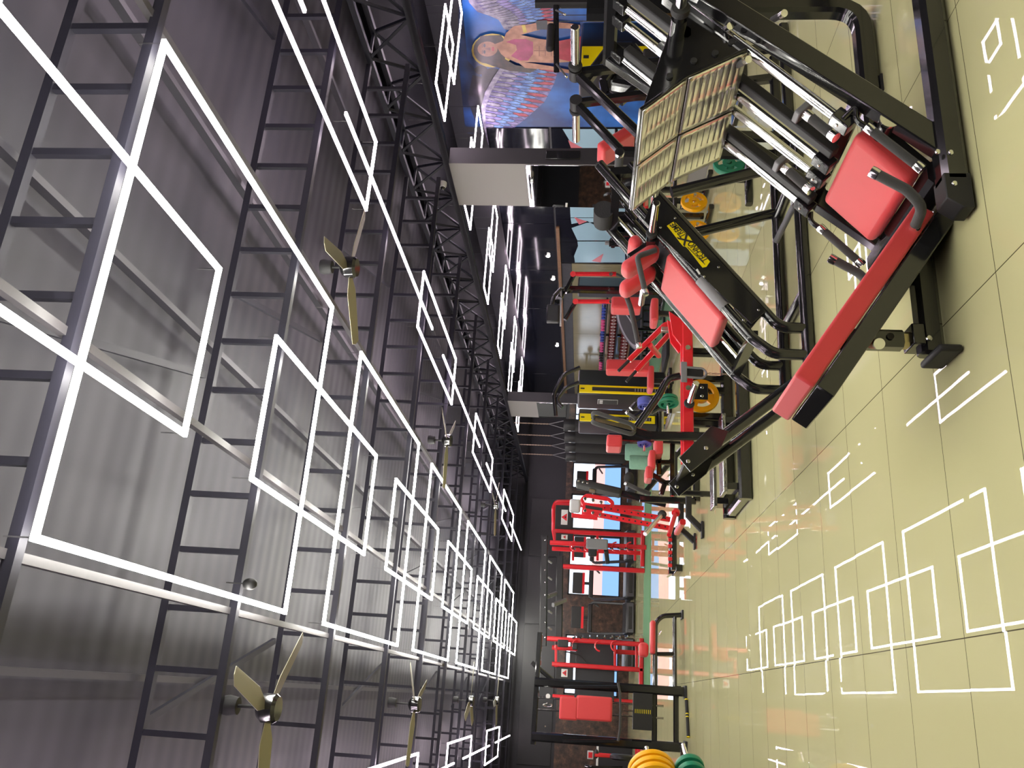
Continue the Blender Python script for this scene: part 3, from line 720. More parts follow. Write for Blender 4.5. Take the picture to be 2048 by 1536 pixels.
grip([at(1252, 590, y=5.62), at(1262, 618, y=5.64), at(1277, 688, y=5.66)], .019, HS, .05, False, True)
horn((2.985, 5.12, 1.035), (0, -1, 0), .36, HS, stub=.10); horn((2.985, 5.63, 1.035), (0, 1, 0), .36, HS, stub=.10)
MB().bar((2.985, 5.08, 1.035), (2.985, 5.66, 1.035), .06, .06).build('sled_cross_bar', 'black', HS)
MB().cyl((3.42, 5.42, 1.36), (3.42, 5.6, 1.36), .075).build('bump_stop', 'rubber', HS)
grip([(3.62, 5.02, 1.265), (3.62, 5.52, 1.265)], .03, HS, 0, True, True, 'foam_roller', 'foam')
MB().tube([(3.62, 5.5, 1.265), (3.60, 5.58, 1.22), (3.45, 5.6, 1.12)], .018, 12, .06).build('roller_arm', 'black', HS)
# foot platform at the low end
fdv = Vector((1.40-2.02, 0, .76)).normalized(); fnv = Vector((fdv.z, 0, -fdv.x))
MB().box(Vector((1.55, 5.375, .60))+fnv*.045, (.46, .60, .02), frame3(fdv, fnv)).build('foot_platform', 'matte_black', HS, bevel=.004)
for y in (HN, HF):
    e = Vector((1.41, y-.045, .79))
    MB().prism([e+fdv*.05-fnv*.06, e+fdv*.05+fnv*.05, e-fdv*.24+fnv*.09, e-fdv*.3-fnv*.0, e-fdv*.2-fnv*.05], (0, .012, 0)).build('end_plate', 'black', HS, bevel=.003)
    for k in (.02, -.12): bolt(e+fdv*k+fnv*.0+Vector((0, 0, 0)), (0, -1, 0), .013, .008, HS)

# ================================================================== machine with two storage arms, behind both
CM = thing('calf_raise_machine', 'black plate-loaded machine with two raised horn arms behind the leg press', 'gym machine', (4.3, 5.4, 0))
for y, a_, b_, sg in ((5.22, (1150, 162), (1278, 268), -1), (5.57, (1152, 205), (1243, 303), 1)):
    P, Q = at(*a_, y=y), at(*b_, y=y); P.x = 4.5
    MB().rtube([P, Q], .075, .06).build('arm', 'black', CM)
    MB().cyl(P+Vector((0, -.05, 0)), P+Vector((0, .05, 0)), .05).build('arm_hub', 'matte_black', CM)
    horn(P, (0, sg, 0), .38, CM, r=.032, stub=.08)
    MB().rtube([Q, (Q.x-.02, y, .06)], .07, .07).build('leg', 'black', CM)
    MB().rtube([P, (4.75, y, .06)], .07, .07).build('leg', 'black', CM)
    MB().rtube([(3.72, y, .035), (4.95, y, .035)], .07, .07).build('base_tube', 'black', CM)
MB().rtube([(4.75, 5.1, .7), (4.75, 5.7, .7)], .07, .07).build('cross_tube', 'black', CM)
pad(at(1232, 292, y=5.9), (.10, .25, .34), frame3((.8, 0, .6), (-.6, 0, .8)), name='chest_pad', parent=CM, r=.03)
HX = thing('hip_machine', 'black machine with a hexagonal guard frame in front of the yellow-fronted stack', 'gym machine', (6.0, 7.0, 0))
hp = [(1168, 168), (1222, 97), (1264, 97), (1290, 130), (1288, 180), (1225, 168)]
H3 = [at(X, Y, y=7.0) for X, Y in hp]
for a_, b_ in ((0, 1), (1, 2), (2, 3), (3, 4), (1, 5), (5, 4)): MB().rtube([H3[a_], H3[b_]], .12, .1).build('guard_bar', 'black', HX)
h2 = [at(X, Y, y=6.9) for X, Y in ((1206, 163), (1225, 138), (1262, 140), (1272, 175), (1240, 205), (1212, 190))]
for a_ in range(6): MB().rtube([h2[a_], h2[(a_+1) % 6]], .07, .08).build('inner_guard', 'black', HX)
MB().box((6.1, 7.05, .5), (.34, .3, 1.0)).build('pedestal', 'matte_black', HX, bevel=.02)
MB().box((6.05, 7.0, 1.12), (.3, .12, .3)).build('hub_block', 'matte_black', HX, bevel=.02)
MB().box((6.1, 7.05, .03), (.9, .6, .06)).build('base_plate', 'black', HX, bevel=.01)
# ================================================================== weight plates, used by several racks
def weight_plate(c, axis, R, t, m, label, group, tip='chrome', parent=None):
    """grip plate: rim, hub and three webs with openings between"""
    c = Vector(c); a = Vector(axis).normalized(); s, u_, d = orient(a)
    o = MB()
    o.lathe(c, a, [(R*.72, -t*.5), (R*.97, -t*.5), (R, -t*.3), (R, t*.3), (R*.97, t*.5), (R*.72, t*.5)], 40, closed=True)
    o.lathe(c, a, [(.026, -t*.4), (R*.42, -t*.4), (R*.42, t*.4), (.026, t*.4)], 32, closed=True)
    for k in range(3):
        f0 = 2*math.pi*k/3+.35; f1 = f0+.95; N = 6; pl = []
        for i in range(N+1): f = f0+(f1-f0)*i/N; pl.append(c+(s*math.cos(f)+u_*math.sin(f))*R*.76)
        for i in range(N+1): f = f1+(f0-f1)*i/N; pl.append(c+(s*math.cos(f)+u_*math.sin(f))*R*.38)
        o.prism([p-d*t*.32 for p in pl], d*t*.64)
    p = o.build('weight_plate', m)
    tag(p, label, 'weight plate', group)
    return p
# ---- pegged storage rack behind the leg press, holding yellow and green plates
RK = thing('plate_rack', 'black A-shaped plate rack seen between the leg press and the hack squat', 'plate rack', (4.9, 9.2, 0))
YR = 9.25
pl_spots = [((1388, 404), 'plate_yellow', .165, 'yellow grip plate on the rack peg next to the foot plate of the leg press'),
            ((1393, 462), 'plate_yellow', .165, 'yellow grip plate just below the first, beside the black side panel'),
            ]
for (X, Y), m, R_, lab in pl_spots:
    c = at(X, Y, y=YR); weight_plate(c, (.25, -1, .0), R_, .05, m, lab, 'plates on the A-shaped rack')
    MB().cyl(c+Vector((0, .18, 0)), c+Vector((.03, -.13, 0)), .02).build('peg', 'chrome', RK)
for Y in (380, 432, 490):
    p = at(1395, Y, y=YR+.2); MB().rtube([(p.x, YR+.2, .06), (p.x, YR+.2, 1.25)], .07, .07).build('upright', 'black', RK)
for z in (1.2, .85, .42): MB().rtube([(at(1395, 490, y=YR+.2).x-.05, YR+.2, z), (at(1452, 300, y=YR+.2).x+.3, YR+.2, z)], .06, .05).build('rail', 'black', RK)
for Y in (372, 440): p = at(1470, Y, y=YR); MB().rtube([(p.x, YR-.3, .035), (p.x, YR+.5, .035)], .07, .06).build('foot', 'black', RK)
gs = thing('plate_stand', 'small black plate stand under the foot plate of the leg press', 'plate rack', (3.6, 6.6, 0))
c = at(1458, 328, y=6.55); gp = weight_plate(c, (.25, -1, .05), .142, .05, 'plate_green', 'green plate on a short peg below the slotted foot plate, behind the chrome rods', None)
MB().cyl(c+Vector((-.03, .16, 0)), c+Vector((.03, -.13, .01)), .02).build('peg', 'chrome', gs)
MB().rtube([(c.x-.03, 6.74, .03), (c.x-.03, 6.74, c.z+.05)], .06, .06).build('post', 'black', gs); MB().rtube([(c.x-.3, 6.74, .035), (c.x+.3, 6.74, .035)], .07, .06).build('foot', 'black', gs); MB().rtube([(c.x-.03, 6.4, .035), (c.x-.03, 6.74, .035)], .07, .06).build('foot', 'black', gs)
# ---- plate tree at the left edge
PT = thing('plate_tree', 'black plate tree at the left edge loaded with yellow and green plates', 'plate rack', (-.86, 8.0, 0))
MB().rtube([(-.9, 8.05, .03), (-.9, 8.05, 1.35)], .07, .07).build('upright', 'black', PT)
MB().rtube([(-1.15, 7.75, .03), (-.6, 8.3, .03)], .07, .06).build('foot', 'black', PT); MB().rtube([(-1.15, 8.3, .03), (-.6, 7.75, .03)], .07, .06).build('foot', 'black', PT)
ax = Vector((-.55, -.83, -.08)).normalized()
for (X, Y), R_, m, n_, dsp, lab in (((1303, 1542), .20, 'plate_yellow', 3, .075, 'yellow plate on the upper arm of the plate tree at the left edge, %s'), ((1379, 1536), .125, 'plate_green', 3, .09, 'green plate on the lower arm of the plate tree at the left edge, %s')):
    c = at(X, Y, y=7.85)
    MB().cyl(c-ax*.3, c+ax*.28, .02).build('peg', 'chrome', PT)
    MB().bar(c-ax*.3, (-.9, 8.05, c.z), .05, .05).build('arm', 'black', PT)
    for k, w_ in zip(range(n_), ('farthest', 'middle one', 'nearest')):
        wp = weight_plate(c+ax*dsp*k, ax, R_*(1, 1.0, .98)[k], .05, m, lab % w_, m.replace('plate_', '')+' plates on the plate tree')
        if m == 'plate_yellow' and k == 1: xd = Vector((-ax.y, ax.x, 0)).normalized()*-1; text_mesh('number', '15', .045, c+ax*(dsp*k+.026)+xd*(-.06)+Vector((0, 0, .155)), xd, (0, 0, 1), 'matte_black', wp)

# ================================================================== BELT SQUAT (red lever, chrome deck)
BS = thing('belt_squat_machine', 'black belt squat machine with long red lever, grey belt and chrome deck', 'belt squat', (2.4, 7.6, 0))
for y in (7.22, 8.05): MB().rtube([(1.70, y, .06), (3.5, y, .06)], .09, .11).build('base_beam', 'black', BS)
for x in (1.75, 3.4): MB().rtube([(x, 7.2, .05), (x, 8.07, .05)], .08, .09).build('base_beam', 'black', BS)
for y in (7.34, 7.92):
    MB().box((2.12, y, .225), (.72, .22, .035)).build('deck_plate', 'deck_chrome', BS, bevel=.006)
    for x in (1.82, 2.42): MB().box((x, y, .155), (.06, .2, .11)).build('deck_leg', 'black', BS, bevel=.004)
yl = 7.75
P0, P1 = at(1372, 655, y=yl), at(1374, 925, y=yl)
for dy in (-.11, .07): MB().rtube([P0+Vector((0, dy, 0)), P1+Vector((0, dy, .0))], .045, .10).build('lever', 'red_paint', BS)
for f in (.2, .5, .86): c = P0.lerp(P1, f); MB().cyl(c+Vector((0, -.15, 0)), c+Vector((0, .12, 0)), .025).build('lever_pin', 'chrome', BS)
tri = [at(X, Y, y=yl-.12) for X, Y in ((1338, 622), (1388, 655), (1362, 690), (1345, 668))]
MB().prism(tri, (0, .03, 0)).build('lever_plate', 'red_paint', BS, bevel=.004); MB().prism([v+Vector((0, .2, 0)) for v in tri], (0, .03, 0)).build('lever_plate', 'red_paint', BS, bevel=.004)
v1 = [at(X, Y, y=yl+.25) for X, Y in ((1258, 721), (1330, 650), (1352, 645))]; v2 = [at(X, Y, y=yl+.55) for X, Y in ((1272, 742), (1335, 672), (1352, 655))]
for v in (v1, v2):
    MB().rtube(v, .05, .055, .1).build('swing_arm', 'red_paint', BS)
    d = (v[0]-v[1]).normalized(); MB().cyl(v[0], v[0]+d*.16, .016).build('arm_tip', 'rubber', BS)
MB().rtube([at(1300, 690, y=yl+.25), at(1318, 712, y=yl+.55)], .05, .05).build('arm_tie', 'red_paint', BS)
MB().box(at(1340, 660, y=yl+.2), (.05, .05, .18)).build('weight_arm_plate', 'steel', BS, bevel=.004)
bp_ = at(1368, 744, y=yl-.2)
MB().box(bp_, (.21, .02, .06)).build('belt_buckle', 'grey', BS, bevel=.008)
MB().tube([bp_+Vector((.05, 0, -.02)), bp_+Vector((.05, .02, -.18)), bp_+Vector((.0, .02, -.22)), bp_+Vector((-.05, .02, -.18)), bp_+Vector((-.05, 0, -.02))], .012, 8, .05).build('belt_strap', 'grey', BS)
MB().box(bp_+Vector((0, .02, -.10)), (.10, .012, .17)).build('belt', 'charcoal', BS, bevel=.004)
ch = MB()
for k in range(9):
    c = bp_+Vector((0, .02, -.22-.027*k)); pts = [c+Vector((.008*math.cos(a) if k % 2 else 0, 0 if k % 2 else .008*math.cos(a), .016*math.sin(a))) for a in (2*math.pi*i/10 for i in range(11))]
    ch.tube(pts, .003, 6)
ch.build('chain', 'chain', BS)
for Y, w_ in ((705, .1), (759, .09), (782, .1), (833, .07), (848, .07)):
    p = at(1400, Y, y=7.95); MB().rtube([(p.x, 7.95, .1), (p.x, 7.95, .50)], w_, .07).build('upright', 'black', BS)
MB().box(at(1402, 783, y=7.6), (.16, .015, .13)).build('pivot_bracket', 'black', BS, bevel=.004)
for Y in (775, 792): bolt(at(1404, Y, y=7.59), (0, -1, 0), .016, .01, BS)
h0 = at(1377, 811, y=yl-.14); hd = (at(1393, 764, y=7.25)-h0); horn(h0, hd, hd.length-.06, BS, r=.03, stub=.03)
bwp = weight_plate(at(1402, 792, y=7.86), (.1, -1, 0), .175, .05, 'plate_yellow', 'yellow grip plate hanging under the red lever of the belt squat', None)
for k_, ch_ in enumerate('FITNESS'):
    f_ = math.radians(236-9*k_); o_ = at(1402, 792, y=7.83)+Vector((math.cos(f_)*.148, 0, math.sin(f_)*.148)); text_mesh('lettering', ch_, .032, o_, (math.sin(f_), 0, -math.cos(f_)), (math.cos(f_), 0, math.sin(f_)), 'matte_black', bwp)
MB().tube([at(X, Y, y=yl-.1) for X, Y in ((1360, 752), (1336, 757), (1318, 790), (1268, 862))], .035, 14, .16).build('handle_arm', 'black', BS)
hp_ = at(1400, 872, y=7.5)
MB().rtube([(hp_.x, 7.5, .08), at(1300, 872, y=7.5), at(1268, 862, y=7.5)], .07, .08, .1).build('handle_post', 'black', BS)
H = [at(X, Y, y=7.5) for X, Y in ((1190, 842), (1270, 862))]
MB().rtube([H[0], H[1]], .10, .05).build('handle_plate', 'black', BS)
MB().bar(H[0]+Vector((0, -.055, 0)), H[1]+Vector((0, -.055, 0)), .012, .035).build('scale_strip', 'bronze', BS)
for sg, (a_, b_) in ((-.10, ((1183, 826), (1264, 852))), (.06, ((1183, 848), (1262, 872)))):
    a1, b1_ = at(*a_, y=7.42), at(*b_, y=7.42)
    MB().tube([H[0], a1+Vector((0, -.05, 0)), b1_+Vector((0, -.05, 0)), H[1]], .02, 14, .06).build('hand_loop', 'foam', BS)

# ================================================================== PERFORATED RED LEVER MACHINE
RL = thing('lever_row_machine', 'red plate-loaded lever machine with perforated leaning arms and black splayed feet', 'gym machine', (2.4, 10.4, 0))
def strip(pts, y, dy, nm, m, par, bevel=.004): return MB().prism([at(X, Y, y=y) for X, Y in pts], (0, dy, 0)).build(nm, m, par, bevel=bevel)
for y, dY, pts in ((10.75, 0, ((1168, 1004), (1341, 1034), (1340, 1043), (1166, 1013))), (10.25, 0, ((1186, 1022), (1340, 1051), (1338, 1060), (1184, 1031)))):
    a_ = strip(pts, y, .05, 'lever_arm', 'red_paint', RL)
    for k in range(12):
        f = .08+k*.078; X = pts[0][0]+(pts[1][0]-pts[0][0])*f; Y = (pts[0][1]+pts[3][1])/2+(pts[1][1]-pts[0][1])*f
        MB().cyl(at(X, Y, y=y-.002), at(X, Y, y=y+.004), .011).build('adjust_hole', 'rubber', a_)
lp = [at(X, Y, y=10.78) for X, Y in ((1168, 1010), (1163, 1000), (1173, 991), (1215, 998), (1226, 1006), (1222, 1016))]
MB().rtube(lp, .045, .05, .08).build('guard_loop', 'red_paint', RL)
strip(((1143, 1026), (1195, 1032), (1195, 1039), (1143, 1034)), 10.3, .05, 'head_plate', 'red_paint', RL)
strip(((1166, 1004), (1210, 1010), (1200, 1034), (1163, 1028)), 10.55, .03, 'head_plate', 'red_paint', RL)
strip(((1171, 1010), (1205, 1016), (1205, 1021), (1171, 1016)), 10.53, .018, 'slot', 'rubber', RL, 0)
for X, Y in ((1170, 998), (1186, 1001), (1202, 1005), (1170, 1022), (1186, 1026), (1200, 1030)): bolt(at(X, Y, y=10.25), (0, -1, 0), .022, .03, RL)
pad(at(1150, 1012, y=10.6), (.17, .1, .14), None, 'light_grey', 'head_rest', RL, .03)
for q0, q1, m in (((1325, 1028), (1290, 1068), 'steel'), ((1352, 1024), (1338, 1070), 'red_paint')):
    A_ = at(*q0, y=10.3); B_ = at(*q1, y=9.95)
    k_ = MB().cyl(A_, B_, .026).build('plate_horn', m, RL); MB().cyl(A_+(A_-B_)*.02, A_-(A_-B_)*.06, .05).build('collar', 'rubber' if m == 'steel' else 'red_paint', k_)
for y, q in ((10.25, ((1377, 985), (1377, 1032), (1404, 1060))), (10.95, ((1362, 1000), (1362, 1058), (1389, 1083)))):
    L3 = [at(X, Y, y=y) for X, Y in q]
    MB().rtube(L3, .06, .075).build('splayed_leg', 'matte_black', RL)
    MB().box((L3[2].x, y, L3[2].z), (.20, .10, .025)).build('foot_pad', 'matte_black', RL, bevel=.004)
    MB().rtube([(L3[2].x, y, .03), (L3[2].x, y, L3[2].z)], .06, .06).build('foot_stub', 'rubber', RL)
MB().rtube([at(1349, 905, y=10.6), at(1349, 992, y=10.6)], .08, .07).build('frame_rail', 'matte_black', RL)
p = at(1330, 1000, y=10.6); MB().rtube([(p.x, 10.6, .05), (p.x, 10.6, .75)], .08, .08).build('upright', 'black', RL)
MB().rtube([(p.x, 10.6, .04), (p.x+1.0, 10.6, .04)], .08, .08).build('base_beam', 'black', RL)
MB().rtube([(2.1, 10.25, .25), (2.1, 10.95, .25)], .07, .07).build('base_beam', 'red_paint', RL)

# ================================================================== PIN-LOADED STATIONS with yellow fronts
def stack_station(name, label, y, Yg, Ya, Yb, Yc, z1, group, placard=True):
    xa, xb = at(1240, Ya, y=y).x, at(1240, Yb, y=y).x; xg, xc = at(1240, Yg, y=y+.55).x, at(1240, Yc, y=y+.55).x
    t = thing(name, label, 'weight machine', ((xa+xb)/2, y+.3, 0), group)
    def pr(plan, z0, z1_, nm, m, bev=.01): return MB().prism([(a, b, z0) for a, b in plan], (0, 0, z1_-z0)).build(nm, m, t, bevel=bev)
    pr([(xb, y+.02), (xa, y+.02), (xg, y+.55), (xg-.05, y+.75), (xc+.05, y+.75), (xc, y+.55)], .06, z1, 'shroud', 'charcoal', .03)
    f = pr([(xb+.015, y), (xa-.015, y), (xa-.015, y+.03), (xb+.015, y+.03)], .12, z1-.03, 'front_panel', 'yellow', .008)
    w_ = xa-xb
    MB().box(((xa+xb)/2, y-.002, .80), (w_*.38, .01, 1.2)).build('stack_slot', 'rubber', f)
    for k in range(9): MB().box(((xa+xb)/2, y-.008, .24+.05*k), (w_*.3, .006, .008)).build('stack_mark', 'light_grey', f)
    MB().box(((xa+xb)/2, y-.004, z1-.09), (w_*.12, .006, .07)).build('emblem', 'matte_black', f)
    if placard:
        d = Vector((xc-xb, .55-.02, 0)); c = Vector((xb, y+.02, 0))+d*.5; nrm = Vector((-d.y, d.x, 0)).normalized()
        if nrm.y > 0: nrm.negate()
        R = Matrix((d.normalized(), nrm, Vector((0, 0, 1)))).transposed()
        q = MB().box(c+nrm*.006+Vector((0, 0, z1*.67)), (.17, .008, .36), R).build('placard', 'light_grey', t, bevel=.004)
        MB().box(c+nrm*.011+Vector((0, 0, z1*.67)), (.15, .004, .34), R).build('placard_face', 'matte_black', q)
        for k in (0, 1): MB().box(c+nrm*.014+Vector((0, 0, z1*.67+.12))+d.normalized()*(.035*(2*k-1)), (.05, .003, .06), R).build('diagram', 'light_grey', q)
    MB().box(((xa+xb)/2, y+.4, .03), (abs(xg-xc)+.1, .95, .06)).build('base', 'black', t, bevel=.01)
    return t
SA = stack_station('weight_stack_machine', 'yellow-fronted pin-loaded machine with dark shroud behind the red lever', 14.1, 741, 770, 789, 818, 1.66, 'yellow-fronted weight machines')
for pts in (((1160, 735), (1128, 748), (1108, 788), (1112, 832)), ((1158, 765), (1132, 775), (1112, 800), (1125, 815))):
    MB().tube([at(X, Y, y=13.8) for X, Y in pts], .035, 12, .25).build('press_arm', 'black', SA)
P = [at(X, Y, y=13.7) for X, Y in ((1255, 736), (1301, 760))]
pad(P[0]+Vector((0, 0, 0)), (.22, .30, .74), None, 'red_leather', 'back_pad', SA, .04); pad(P[1], (.42, .36, .10), None, 'red_leather', 'seat', SA, .04)
MB().rtube([(P[1].x, 13.75, .05), (P[1].x, 13.75, P[1].z-.05)], .09, .09).build('seat_post', 'black', SA); MB().rtube([(P[1].x, 13.75, .04), (P[1].x, 14.3, .04)], .09, .08).build('base_rail', 'black', SA)
stack_station('weight_stack_machine', 'yellow-fronted pin-loaded machine beside the punching bags, partly hidden by the handle loops', 16.2, 820, 828, 846, 869, 1.66, 'yellow-fronted weight machines', False)
stack_station('weight_stack_machine', 'yellow-fronted pin-loaded machine under the mural behind the leg press', 8.9, 44, 90, 138, 190, 1.72, 'yellow-fronted weight machines', False)
stack_station('weight_stack_machine', 'yellow-edged pin-loaded machine behind the red pulldown arms', 15.2, 555, 572, 583, 592, 1.75, 'yellow-fronted weight machines', False).location.z = .016
# cable tower before the mural
CT = thing('cable_tower', 'black cable tower with cross handle standing in front of the winged mural', 'cable machine', (7.9, 8.4, 0))
p = at(1200, 6, y=8.4); MB().rtube([(p.x, 8.4, .03), (p.x, 8.4, 2.3)], .10, .10).build('column', 'matte_black', CT)
MB().box((p.x-.3, 8.4, .03), (1.0, .7, .06)).build('base', 'black', CT, bevel=.01)
MB().rtube([at(1112, 12, y=8.4), at(1113, 142, y=8.4)], .06, .07).build('cross_arm', 'black', CT)
pad(at(1101, 75, y=8.35), (.42, .09, .1), None, 'matte_black', 'roller_pad', CT, .04)
for a_, b_ in (((1112, 20), (1128, 28)), ((1113, 128), (1132, 152))): grip([at(*a_, y=8.3), at(*b_, y=8.2)], .012, CT, 0, False, True, 'handle')
for Y in (16, 30, 42): q = at(1180, Y, y=8.4); MB().cyl((q.x, 8.4, .05), (q.x, 8.4, at(1112, Y, y=8.4).z), .005, n=8).build('cable', 'chrome', CT)

# ================================================================== RED PULLDOWN
PD = thing('pulldown_machine', 'plate-loaded pulldown with two red hanging arms in front of the dumbbell racks', 'gym machine', (6.2, 12.0, 0))
yp = 12.0
for Y, X0, X1 in ((548, 1148, 1232), (603, 1153, 1232)):
    MB().rtube([at(X0, Y, y=yp), at(X1, Y, y=yp)], .06, .06).build('arm', 'red_paint', PD)
    MB().cyl(at(X0-2, Y, y=yp-.06), at(X0-2, Y, y=yp+.06), .045).build('arm_pivot', 'red_paint', PD)
    MB().cyl(at(1222, Y, y=yp-.2), at(1222, Y, y=yp+.04), .03).build('peg', 'chrome', PD)
    MB().tube([at(X1, Y, y=yp), at(1250, Y+8, y=yp)], .022, 12).build('hand_grip', 'foam', PD)
for pts in (((1148, 550), (1130, 585)), ((1153, 601), (1130, 640))): MB().rtube([at(X, Y, y=yp) for X, Y in pts], .07, .06).build('link', 'black', PD)
q = at(1240, 581, y=yp+.3); MB().rtube([(q.x, yp+.3, .04), (q.x, yp+.3, at(1125, 581, y=yp+.3).z), (q.x-.35, yp, at(1118, 581, y=yp).z)], .12, .09, .2).build('mast', 'black', PD)
MB().tube([at(X, Y, y=yp) for X, Y in ((1122, 578), (1108, 592), (1104, 612))], .03, 12, .1).build('top_bend', 'black', PD)
MB().rtube([at(1122, 575, y=yp), at(1121, 652, y=yp)], .03, .035).build('sector_bar', 'steel', PD)
MB().box(at(1106, 628, y=yp), (.30, .1, .2)).build('counterweight', 'charcoal', PD, bevel=.02); MB().box((q.x, yp+.3, .04), (1.3, .9, .08)).build('base', 'black', PD, bevel=.01)
pad(at(1252, 612, y=11.9), (.2, .3, .46), None, 'red_leather', 'chest_pad', PD, .04); pad(at(1308, 627, y=11.7), (.38, .36, .11), None, 'red_leather', 'seat', PD, .04)
s_ = at(1308, 627, y=11.7); MB().rtube([(s_.x, 11.7, .04), (s_.x, 11.7, s_.z-.05)], .08, .08).build('seat_post', 'black', PD); MB().rtube([(s_.x, 11.7, .04), (s_.x, 12.3, .04)], .08, .08).build('base_rail', 'black', PD)

# ================================================================== PUNCHING BAGS
for k, (y, lab) in enumerate(((20.93, 'black punching bag hanging on a chain, nearest to the grey column'), (21.97, 'black punching bag hanging on a chain, second from the grey column'), (22.93, 'black punching bag hanging on a chain, third from the grey column'), (23.9, 'black punching bag hanging on a chain, farthest and beside the window'))):
    t = thing('punching_bag', lab, 'punching bag', (6.69, y, .343), 'punching bags under the girder')
    z0, z1 = .343, 2.11; r = .167
    MB().lathe((6.69, y, 0), (0, 0, 1), [(0, z0), (r*.8, z0), (r*.97, z0+.05), (r, z0+.14), (r*1.01, 1.2), (r, z1-.02), (r*.94, z1), (0, z1)], 28).build('bag', 'rubber', t)
    MB().lathe((6.69, y, 0), (0, 0, 1), [(r*1.02, 1.81), (r*1.035, 1.83), (r*1.035, 2.08), (r*1.02, 2.1)], 28).build('bag_band', 'charcoal', t)
    top = Vector((6.69, y, 2.5)); s3 = MB()
    for a in range(4):
        f = a*math.pi/2+.5; MB().tube([(6.69+r*.9*math.cos(f), y+r*.9*math.sin(f), z1-.03), top], .007, 8).build('strap', 'grey', t)
    c = MB(); z = 2.5; i = 0
    while z < 3.40:
        pts = [(6.69+(.012*math.cos(a) if i % 2 else 0), y+(0 if i % 2 else .012*math.cos(a)), z+.026*math.sin(a)) for a in (2*math.pi*j/8 for j in range(9))]
        c.tube(pts, .0055, 6); z += .04; i += 1
    c.build('chain', 'chain', t)
    MB().box((6.515, y-.03, 1.95), (.004, .05, .07)).build('emblem', 'white', t)
# ================================================================== BLACK CABLE MACHINE with red pads
yc = 12.22
CB = thing('cable_machine', 'tall black dual-post cable machine with red pads and weight stack in the aisle', 'cable machine', (-.15, yc, 0))
def vx(Y, y, X=1372): return at(X, Y, y=y).x
xr, xl = .19, -.50; zt = at(1070, 1375, y=yc).z
for x in (xr, xl):
    MB().rtube([(x, yc, .03), (x, yc, zt)], .19, .12).build('post', 'black', CB)
    MB().box((x, yc-.02, .015), (.16, .26, .03)).build('foot_plate', 'matte_black', CB, bevel=.004)
MB().rtube([(at(1080, 1265, y=yc).x, yc, at(1080, 1270, y=yc).z), (xl-.1, yc, at(1066, 1495, y=yc).z)], .10, .07).build('top_beam', 'black', CB)
for X in (1309, 1352): MB().rtube([(xr, yc, at(X, 1400, y=yc).z), (xl, yc, at(X, 1400, y=yc).z)], .07, .07).build('cross_beam', 'black', CB)
for Y in (1402, 1426):
    x = vx(Y, yc-.02, 1180); MB().cyl((x, yc-.02, .3), (x, yc-.02, zt-.05), .014).build('guide_rod', 'chrome', CB)
st = at(1285, 1423, y=yc-.05)
stk = MB().box(st, (.46, .12, .26)).build('weight_stack', 'charcoal', CB, bevel=.004)
for k in range(9): MB().box((st.x, yc-.113, st.z-.10+.025*k), (.05, .006, .006)).build('stack_mark', 'yellow', stk)
MB().cyl((st.x, yc-.1, st.z+.13), (st.x, yc-.1, st.z+.26), .012).build('selector_stem', 'chrome', CB)
for (Xa, Xb) in ((1120.5, 1154), (1155.5, 1221)):
    c = at((Xa+Xb)/2, 1417, y=yc-.2); pad(c, (.29 if Xa < 1130 else .31, .08, (Xb-Xa)*12.2/1680*1.01), None, 'red_leather', 'red_pad', CB, .03)
MB().box(at(1171, 1417, y=yc-.14), (.1, .05, .66)).build('pad_frame', 'black', CB, bevel=.006)
MB().tube([at(X, Y, y=yc-.28) for X, Y in ((1236, 1365), (1240, 1385), (1241, 1420), (1240, 1460), (1236, 1482))], .016, 12, .08).build('curved_bar', 'foam', CB)
for Y, Xa, Xb in ((1374, 1128, 1240), (1482, 1125, 1238)): MB().rtube([at(Xa, Y, y=yc-.12), at(Xb, Y, y=yc-.14)], .05, .05).build('adjust_rail', 'black', CB)
cl_ = at(1093, 1410, y=yc-.08); MB().tube([cl_+Vector((0, 0, .05)), cl_+Vector((.025, 0, -.01)), cl_+Vector((.015, 0, -.07)), cl_+Vector((-.015, 0, -.07)), cl_+Vector((-.025, 0, -.01)), cl_+Vector((0, 0, .05))], .006, 8, .02).build('carabiner', 'chrome', CB)
for X, Y in ((1098, 1368), (1112, 1369), (1096, 1392)): MB().cyl(at(X, Y, y=yc-.08), at(X, Y, y=yc-.02), .03).build('pulley', 'white', CB)
for X, Y in ((1093, 1362), (1090, 1453), (1090, 1478)): bolt(at(X, Y, y=yc-.06), (0, -1, 0), .014, .01, CB)
MB().rtube([(xr, yc, 1.75), (xr+.25, yc, 2.1)], .06, .06).build('brace', 'black', CB)
# bench attached at its right, seen along its side
BN = thing('exercise_bench', 'black tube bench with flat red pad standing right of the tall black cable machine', 'bench', (.8, 12.55, 0))
B_ = lambda X, Y: at(X, Y, y=12.56)
MB().tube([B_(1310, 1376), B_(1310, 1300), B_(1311, 1245), B_(1325, 1232), B_(1364, 1230)], .035, 14, .16).build('top_tube', 'black', BN)
MB().tube([B_(1350, 1376), B_(1349, 1232)], .03, 14).build('lower_tube', 'black', BN)
MB().tube([B_(1312, 1308), B_(1349, 1308)], .028, 14).build('strut', 'black', BN)
MB().box((B_(1366, 1230).x, 12.56, .012), (.12, .24, .024)).build('foot', 'matte_black', BN, bevel=.004)
pc_ = B_(1305, 1275); pad(pc_, (.46, .24, .07), None, 'red_leather', 'pad', BN, .03)
MB().tube([B_(1318, 1270), B_(1323, 1262)], .014, 10).build('pull_pin', 'chrome', BN)
MB().rtube([B_(1350, 1376), (B_(1350, 1376).x, 12.56, .03)], .06, .06).build('leg', 'black', BN)
pad(B_(1287, 1300), (.2, .12, .14), None, 'red_leather', 'roller', BN, .05)
